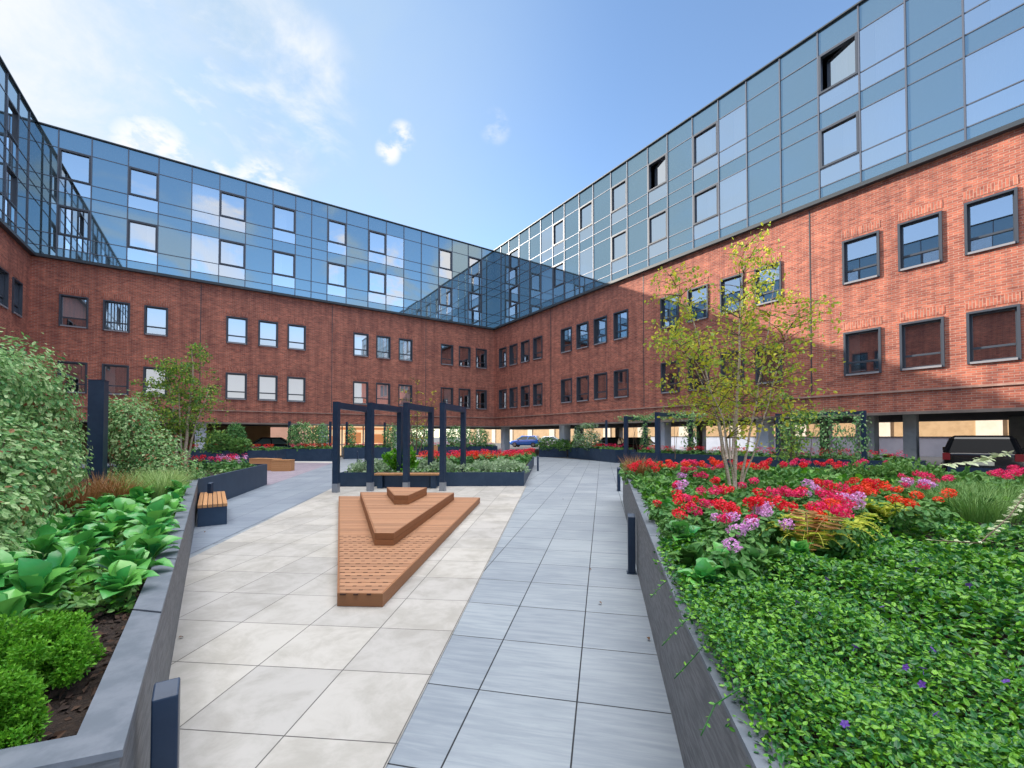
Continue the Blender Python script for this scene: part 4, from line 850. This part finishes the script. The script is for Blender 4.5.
stemm = MB(); stemm.tube([(0, 0, -.22), (.004, 0, -.1), (0, 0, 0)], .0035, 4); STEMM = stemm.mesh('stem', [L_GERAN])
def geranium(x, y, z, m, label, group, heads=6, s=1.0, far=False):
    t = thing('geranium', label, 'flower', (x, y, z), group); a = random.uniform(0, 6.28)
    if far: link_mesh('foliage', random.choice(FOLF), t, rot=(0, 0, a)); link_mesh('flower_heads', random.choice(HFAR[m.name]), t, rot=(0, 0, a + 1)); t.scale = (s,) * 3; return t
    link_mesh('foliage', random.choice(FOL), t, rot=(0, 0, a), scale=(s, s, s))
    for _ in range(heads):
        r_, b = (.05 + .035 * heads) * s * math.sqrt(random.random()), random.uniform(0, 6.28); zz = s * random.uniform(.22, .33); k = random.uniform(.75, 1.25) * s
        h = link_mesh('flower_head', random.choice(HEADS[m.name]), t, (r_ * math.cos(b), r_ * math.sin(b), zz), (random.uniform(-.3, .3), random.uniform(-.3, .3), a), (k, k, k)); link_mesh('stem', STEMM, h)
    return t
cn = {F_RED.name: 'red', F_PINK.name: 'crimson', F_LIL.name: 'lilac', F_ORA.name: 'scarlet'}
def drift(pts, where, group, ms, heads=6, s=1.0, z=1.03, jitter=.10, dz=.26, far=False):
    for (px, py), m in zip(pts, ms):
        x, y = G(px, py, z); geranium(x + random.uniform(-jitter, jitter), y + random.uniform(-jitter, jitter), z - dz, m, cn[m.name] + ' geranium ' + where, group, heads, s, far)
A, B_, C_, D_ = F_RED, F_PINK, F_LIL, F_ORA
drift([(664, 497), (668, 512)], 'close to the coping of the right planter', 'geraniums in the front left of the bed', [A, A], 1, .9)
drift([(676, 484), (690, 487), (700, 479), (712, 484), (726, 491), (704, 492), (690, 500), (718, 502), (688, 477), (742, 487), (756, 498), (680, 505)], 'in the drift left of the birch stems', 'geraniums left of the birch stems', [B_, C_, B_, A, A, B_, A, B_, C_, B_, A, A], 2)
drift([(722, 520), (710, 508), (700, 507), (735, 510)], 'in front of the birch stems', 'geraniums in front of the birch stems', [B_, A, B_, A], 2)
drift([(728, 523), (744, 523)], 'in the pale clump before the birch stems', 'lilac geraniums in the front clump', [C_, C_], 2, .95); drift([(742, 540)], 'alone just behind the broad leaved clump', 'front single geranium', [C_], 1, .9)
drift([(785, 508), (770, 512), (792, 517)], 'in the clump between the birch and the ferns', 'lilac geraniums right of the birch', [C_, C_, C_], 2, .95)
drift([(745, 507), (757, 510), (780, 499), (790, 494), (804, 493), (812, 500), (822, 491), (834, 489), (842, 497), (850, 503), (836, 510), (826, 516), (858, 486), (816, 486), (846, 516), (805, 507)], 'in the bright drift right of the birch stems', 'geraniums right of the birch stems', [A, A, B_, B_, A, B_, C_, B_, B_, C_, B_, B_, A, A, D_, A], 3)
drift([(860, 494), (872, 490), (884, 493), (893, 488), (905, 492), (916, 496), (908, 486), (925, 486), (938, 482), (896, 500), (870, 481), (912, 479), (926, 478)], 'in the sunny looking drift left of the hatchback', 'geraniums left of the hatchback', [A, D_, D_, A, D_, D_, B_, C_, B_, D_, A, B_, B_], 3)
drift([(1006, 473), (1018, 471), (1030, 470), (1000, 476)], 'at the right edge beside the ivy', 'crimson geraniums at the right edge', [B_, B_, B_, B_], 4)
bk_ = [(636 + 7.5 * k, 468 - (k % 3) * 2) for k in range(19)]
drift(bk_, 'in the row along the back of the right planter', 'geraniums along the back of the right bed', [random.choice((A, A, A, B_, B_, D_)) for _ in bk_], 4, 1.05, 1.05)
bk2 = [(795 + 11 * k, 466 - (k % 2) * 2) for k in range(8)]
drift(bk2, 'in the back row right of the birch', 'geraniums in the back row right of the birch', [random.choice((A, B_, D_)) for _ in bk2], 4, 1.0, 1.05)
# middle planter
def row(poly_pts, z, where, group, ms, s, n, jit=.25, far=True):
    for k in range(n):
        f = (k + .5) / n * (len(poly_pts) - 1); i = min(len(poly_pts) - 2, int(f)); p = Vector(poly_pts[i]).lerp(Vector(poly_pts[i + 1]), f - i); m = random.choice(ms)
        geranium(p.x + random.uniform(-jit, jit), p.y + random.uniform(-jit, jit), z, m, cn[m.name] + ' geranium ' + where, group, s=s, far=far)
row([(-3.2, 15.6), (.1, 16.2)], .52, 'in the front flower row of the middle planter', 'geraniums in the front row of the middle planter', (A, A, D_), 1.25, 18)
row([(-3.0, 18.4), (.5, 19.0)], .50, 'in the back flower row of the middle planter', 'geraniums in the back row of the middle planter', (A, B_, B_), 1.2, 10)
row([(-.2, 17.5), (.9, 22.5)], .50, 'along the path side of the middle planter', 'geraniums along the path side of the middle planter', (A, A, B_), 1.2, 7)
for i, (s_, h) in enumerate(FARP):
    c0 = (Vector(s_[0]) + Vector(s_[3])) / 2; c1 = (Vector(s_[1]) + Vector(s_[2])) / 2; c0, c1 = c0.lerp(c1, .06), c1.lerp(c0, .06)
    c0 = c0.lerp(Vector(s_[0]), .45); c1 = c1.lerp(Vector(s_[1]), .45); L = (c1 - c0).length
    wh = ['in front of the brown wall at far left', 'behind the left pergola frames', 'near the corner pillar', '', 'right of the path end', 'under the right hand pergola frames', 'behind the left bed'][i]
    if wh: 
        if i == 0: c0 = c0.lerp(c1, .45)
        row([tuple(c0), tuple(c1)], h - .12, 'in the far planter ' + wh, 'geraniums in the far planter ' + wh, (A, A, D_, B_), 1.1, max(4, int(L / .42)), .15)
    P0 = inset(s_, .08); cover('leaf_carpet', 'green foliage filling the far planter ' + (wh or 'at the end of the path'), 'ground cover', P0, h + .06, 1100, .13, [L_GERAN, L_SHRUB], [.6, .4], .05, .14)
row([(-8.1, 12.2), (-8.7, 13.6)], .62, 'at the far end of the left planter', 'geraniums at the far end of the left planter', (A, A, C_, B_), 1.0, 6, .2); row([(-9.4, 11.5), (-9.2, 13)], .62, 'beside the left birch', 'geraniums beside the left birch', (A, A), 1.0, 3, .2)

# broad leaved clumps, shrubs, ferns and grasses
def rosette(name, label, x, y, z, n, size, m, group=None, cat='plant'):
    t = thing(name, label, cat, (x, y, z), group); P = np.zeros((n, 3)); a = rng.uniform(0, 6.283, n); el = rng.uniform(.15, 1.15, n); d = np.column_stack([np.cos(a) * np.cos(el), np.sin(a) * np.cos(el), np.sin(el)])
    P = d * size * np.array([.25, .25, .45]) * rng.uniform(.3, 1.3, (n, 1)); P[:, 2] += .02; up = np.array([0, 0, 1.0]); nn = up - d * d[:, 2:3] + rng.normal(size=(n, 3)) * .16
    me = leaf_mesh('foliage', P, nn, size * rng.uniform(.6, 1.1, n), BIG, m, ydir=d, smooth=True); link_mesh('foliage', me, t); return t
wall_d = Vector((-.5735, .8192)); wn = Vector((-.8192, -.5735)); W0 = Vector((-1.13, 1.26))
hp = [(u_, v_) for u_ in (1.3, 1.7, 2.1, 2.5, 2.95, 3.4, 3.9, 4.4, 4.95, 5.5, 6.1, 6.7) for v_ in (random.uniform(.17, .24), random.uniform(.5, .62), random.uniform(.8, .95))][1:]
hp_old = [(1.55, .42), (1.85, .62), (2.15, .40), (2.5, .66), (2.75, .38), (3.1, .62), (3.35, .36), (3.75, .60), (4.05, .38), (4.4, .62), (4.75, .36), (5.1, .55), (5.5, .36), (5.9, .6), (1.3, .75), (2.0, .92), (2.9, .95), (3.5, .9), (6.3, .4), (6.7, .6)]
for k, (u, v) in enumerate(hp):
    p = W0 + wall_d * u + wn * v; rosette('broad_leaved_plant', 'broad leaved green clump in the left planter, ' + ('front half of the row' if u < 3.3 else 'far half of the row'), p.x, p.y, .63, 20, random.uniform(.15, .22), L_HOSTA, 'broad leaved plants in the left planter, ' + ('front' if u < 3.3 else 'far'))
for k, (px, py, n, s) in enumerate([(690, 556, 30, .125), (722, 562, 34, .135), (704, 574, 26, .115), (752, 558, 26, .115), (735, 570, 22, .11), (684, 536, 14, .15), (676, 520, 12, .14), (668, 507, 12, .14), (658, 496, 10, .14), (775, 554, 20, .11), (800, 550, 18, .11), (652, 485, 10, .14)]):
    x, y = G(px, py, .86); rosette('broad_leaved_plant', 'broad leaved clump near the right planter coping, ' + ('before the lilac geraniums' if k < 5 or k in (9, 10) else 'beside the red geraniums'), x, y, .76, n, s, L_HOSTA if k % 3 else L_GERAN, 'broad leaved plants in the right planter, ' + ('front' if k < 5 or k in (9, 10) else 'edge'))
def shrub(name, label, blobs, n, size, m, cat='shrub', tpl=LEAF4, group=None, z0=.6):
    b0 = blobs[0][0]; t = thing(name, label, cat, (b0[0], b0[1], z0), group); P, Nn = joined([blob(n // len(blobs), c, r, .55) for c, r in blobs]); k = P[:, 2] > z0 - .05; P, Nn = P[k], Nn[k]
    Nn = Nn / np.linalg.norm(Nn, axis=1, keepdims=True); yd = Nn + rng.normal(size=P.shape) * .5 + np.array([0, 0, .5]); nn = rng.normal(size=P.shape)
    me = leaf_mesh('foliage', P - np.array([b0[0], b0[1], z0]), nn, size * rng.uniform(.6, 1.3, len(P)), tpl, m, ydir=yd); link_mesh('foliage', me, t); mb = MB()
    for c, r in blobs: pass
    c, r = blobs[0]; mb.tube([(c[0], c[1], z0 - .05), (c[0], c[1], z0 + (c[2] - z0) * .5)], [.015, .006], 5); mb.build('stem', [BARKB], t); return t
def lumpy(c, r, k, lr): # a mound made of many small clumps
    P, _ = blob(k, c, r, .75); return [((p[0], p[1], max(p[2], c[2] - .02)), (lr * random.uniform(.7, 1.3),) * 3) for p in P]
shrub('box_shrub', 'bright green box mound nearest the camera in the left planter', lumpy((-1.64, 1.30, .70), (.16, .15, .16), 60, .045), 30000, .0145, L_BOX)
shrub('box_shrub', 'bright green box mound behind the nearest one in the left planter', lumpy((-1.88, 1.68, .70), (.20, .19, .17), 60, .05), 26000, .0155, L_BOX)
def grass(label, x, y, z, n, h, r, m, lean=.6, name='ornamental_grass', group=None):
    t = thing(name, label, 'grass tuft', (x, y, z), group); a = rng.uniform(0, 6.283, n); rr = r * np.sqrt(rng.random(n)); P = np.column_stack([rr * np.cos(a), rr * np.sin(a), np.zeros(n)]); b = a + rng.normal(size=n) * .6
    yd = np.column_stack([np.cos(b) * lean * rr / r, np.sin(b) * lean * rr / r, np.ones(n)]) + rng.normal(size=(n, 3)) * .12; nn = np.column_stack([-np.cos(b), -np.sin(b), np.full(n, .5)]) + rng.normal(size=(n, 3)) * .2
    V, F = BLADE; s = h * rng.uniform(.6, 1.15, n); me = leaf_mesh('blades', P, nn, s, (V * np.array([.9, 1, 1]), F), m, ydir=yd); link_mesh('blades', me, t); return t
for k, (px, py) in enumerate([(950, 505), (968, 498), (985, 506), (1005, 500), (935, 498), (975, 512)]): x, y = G(px, py, .85); grass('grey green sedge tuft in the clump below the hatchback', x, y, .78, 620, .31, .28, L_SEDGE, 1.3, 'sedge', 'sedge tufts below the hatchback')
for px, py in [(637, 478), (633, 473), (641, 474)]: x, y = G(px, py, .85); grass('bronze sedge tuft at the far corner of the right planter', x, y, .82, 260, .42, .16, L_BRONZE, .7, 'bronze_sedge', 'bronze sedge at the planter corner')
for u, v in [(6.9, .42), (7.5, .45), (8.1, .4), (8.7, .5), (7.2, .75), (8.3, .8)]: p = W0 + wall_d * u + wn * v; grass('pale green grass tuft arching over the far coping of the left planter', p.x, p.y, .6, 420, .46, .2, L_GRASS, 1.1, group='pale grass in the left planter')
for u, v in [(6.4, .85), (6.8, 1.1), (7.3, 1.15), (6.1, 1.15)]: p = W0 + wall_d * u + wn * v; grass('bronze grass tuft in front of the second climber', p.x, p.y, .6, 260, .5, .15, L_BRONZE, .5, 'bronze_sedge', 'bronze grass in the left planter')
for k, (x, y) in enumerate([(-2.3, 14.3), (-1.5, 14.4), (-.7, 14.5), (.0, 14.5), (-1.1, 14.9), (-.3, 15.0), (-4.9, 14.4), (-4.4, 14.3), (-2.8, 14.6)]): shrub('silver_shrub', 'low silvery green mound along the front of the middle planter', lumpy((x, y, .50), (.42, .34, .16), 9, .16), 1500, .07, L_SILV, z0=.40, group='silvery mounds in the middle planter', tpl=LEAF7)
shrub('leafy_shrub', 'upright light green shrub behind the slim bench', [((-4.0, 14.6, .75), (.35, .3, .38)), ((-3.6, 14.7, .85), (.3, .3, .42)), ((-3.7, 14.6, .6), (.5, .3, .25))], 1300, .12, L_BOX, tpl=LEAF7, z0=.42)
shrub('leafy_shrub', 'green bush spilling over the planter at the end of the path', [((2.7, 33.0, .95), (.9, .7, .5)), ((3.8, 32.5, .9), (.7, .6, .45)), ((4.6, 31.6, .85), (.5, .5, .4))], 2200, .13, L_SHRUB, tpl=LEAF7, z0=.4)
shrub('leafy_shrub', 'dark green bush at the far left planter below the white pillar', [((-16.3, 24, 1.2), (.7, .5, .7)), ((-15.2, 24.1, 1.05), (.6, .5, .42))], 2400, .14, L_SHRUB, tpl=LEAF7, z0=.7)
shrub('leafy_shrub', 'tall dark green bush left of the white pillar', [((-16.4, 25.6, 1.6), (.5, .5, .8))], 900, .14, L_IVYD, tpl=LEAF7, z0=.0)
for k, (px, py) in enumerate([(905, 479), (882, 477)]): x, y = G(px, py, .9); shrub('leafy_shrub', 'low pale green bush among the back flowers by the hatchback', lumpy((x, y, .92), (.45, .4, .15), 9, .18), 1500, .06, L_SHRUB, tpl=LEAF7, z0=.8, group='low bushes by the hatchback')
def fern(label, x, y, z, n, L, m, group, face=None):
    t = thing('fern', label, 'fern', (x, y, z), group); ps = []; ns = []; ys = []; ss = []; mb = MB()
    for k in range(n):
        a = (face if face is not None else 0) + (random.uniform(-1.2, 1.2) if face is not None else 6.283 * k / n + random.uniform(-.2, .2)); dirv = Vector((math.cos(a), math.sin(a), 0)); side = Vector((-dirv.y, dirv.x, 0)); ln = L * random.uniform(.75, 1.15); pr = []
        for i in range(15):
            f = i / 14; c = dirv * (ln * f * .95) + Vector((0, 0, ln * (.62 * math.sin(f * 2.1) - .25 * f * f))); pr.append(c)
            for s in (-1, 1):
                ps.append(c); ys.append(side * s + dirv * .45 + Vector((0, 0, -.15))); ns.append(Vector((random.gauss(0, .15), random.gauss(0, .15), 1)) - dirv * .3 * f); ss.append(ln * .30 * (math.sin(min(1, f * 1.15 + .12) * 2.9) * .9 + .1))
        mb.tube([Vector((x, y, z)) + q for q in pr], .003, 4)
    me = leaf_mesh('frond', [tuple(q) for q in ps], [tuple(q) for q in ns], np.array(ss), (LEAF7[0] * np.array([.62, 1, 1]), LEAF7[1]), m, ydir=[tuple(q) for q in ys]); link_mesh('fronds', me, t); mb.build('stalk', [m], t); return t
for k, (px, py, L) in enumerate([(808, 542, .30), (824, 536, .34), (846, 527, .30), (884, 514, .30), (868, 512, .28), (905, 512, .26)]): x, y = G(px, py, .86); fern('yellow green fern in front of the geraniums, ' + ('left of the fern group' if k < 3 else 'right of the fern group'), x, y, .80, 11, L, L_FERN, 'ferns in the right planter, ' + ('left' if k < 3 else 'right'))
x, y = G(808, 536, .95); fern('withered brown fern frond lying over the front fern', x, y, .86, 2, .40, L_FERNB, None, -.1)
# fallen leaves on the paving
fm = leaf_mesh('fallen_leaf', [(0, -.5, 0)], [(0, 0, 1)], 1.0, BIG, mat('dry_leaf', (.16, .09, .05), .9), ydir=[(0, 1, 0)], smooth=True)
for px, py in [(590, 571), (600, 605), (648, 641), (181, 640), (563, 500), (205, 533)]:
    x, y = pixel(px, py, 0); o = bpy.data.objects.new('fallen_leaf', fm); COL.objects.link(o); o.location = (x, y, .018); o.rotation_euler = (.15, .1, random.uniform(0, 6)); o.scale = (.035,) * 3; tag(o, 'small dry leaf lying on the paving', 'leaf', 'dry leaves on the paving')
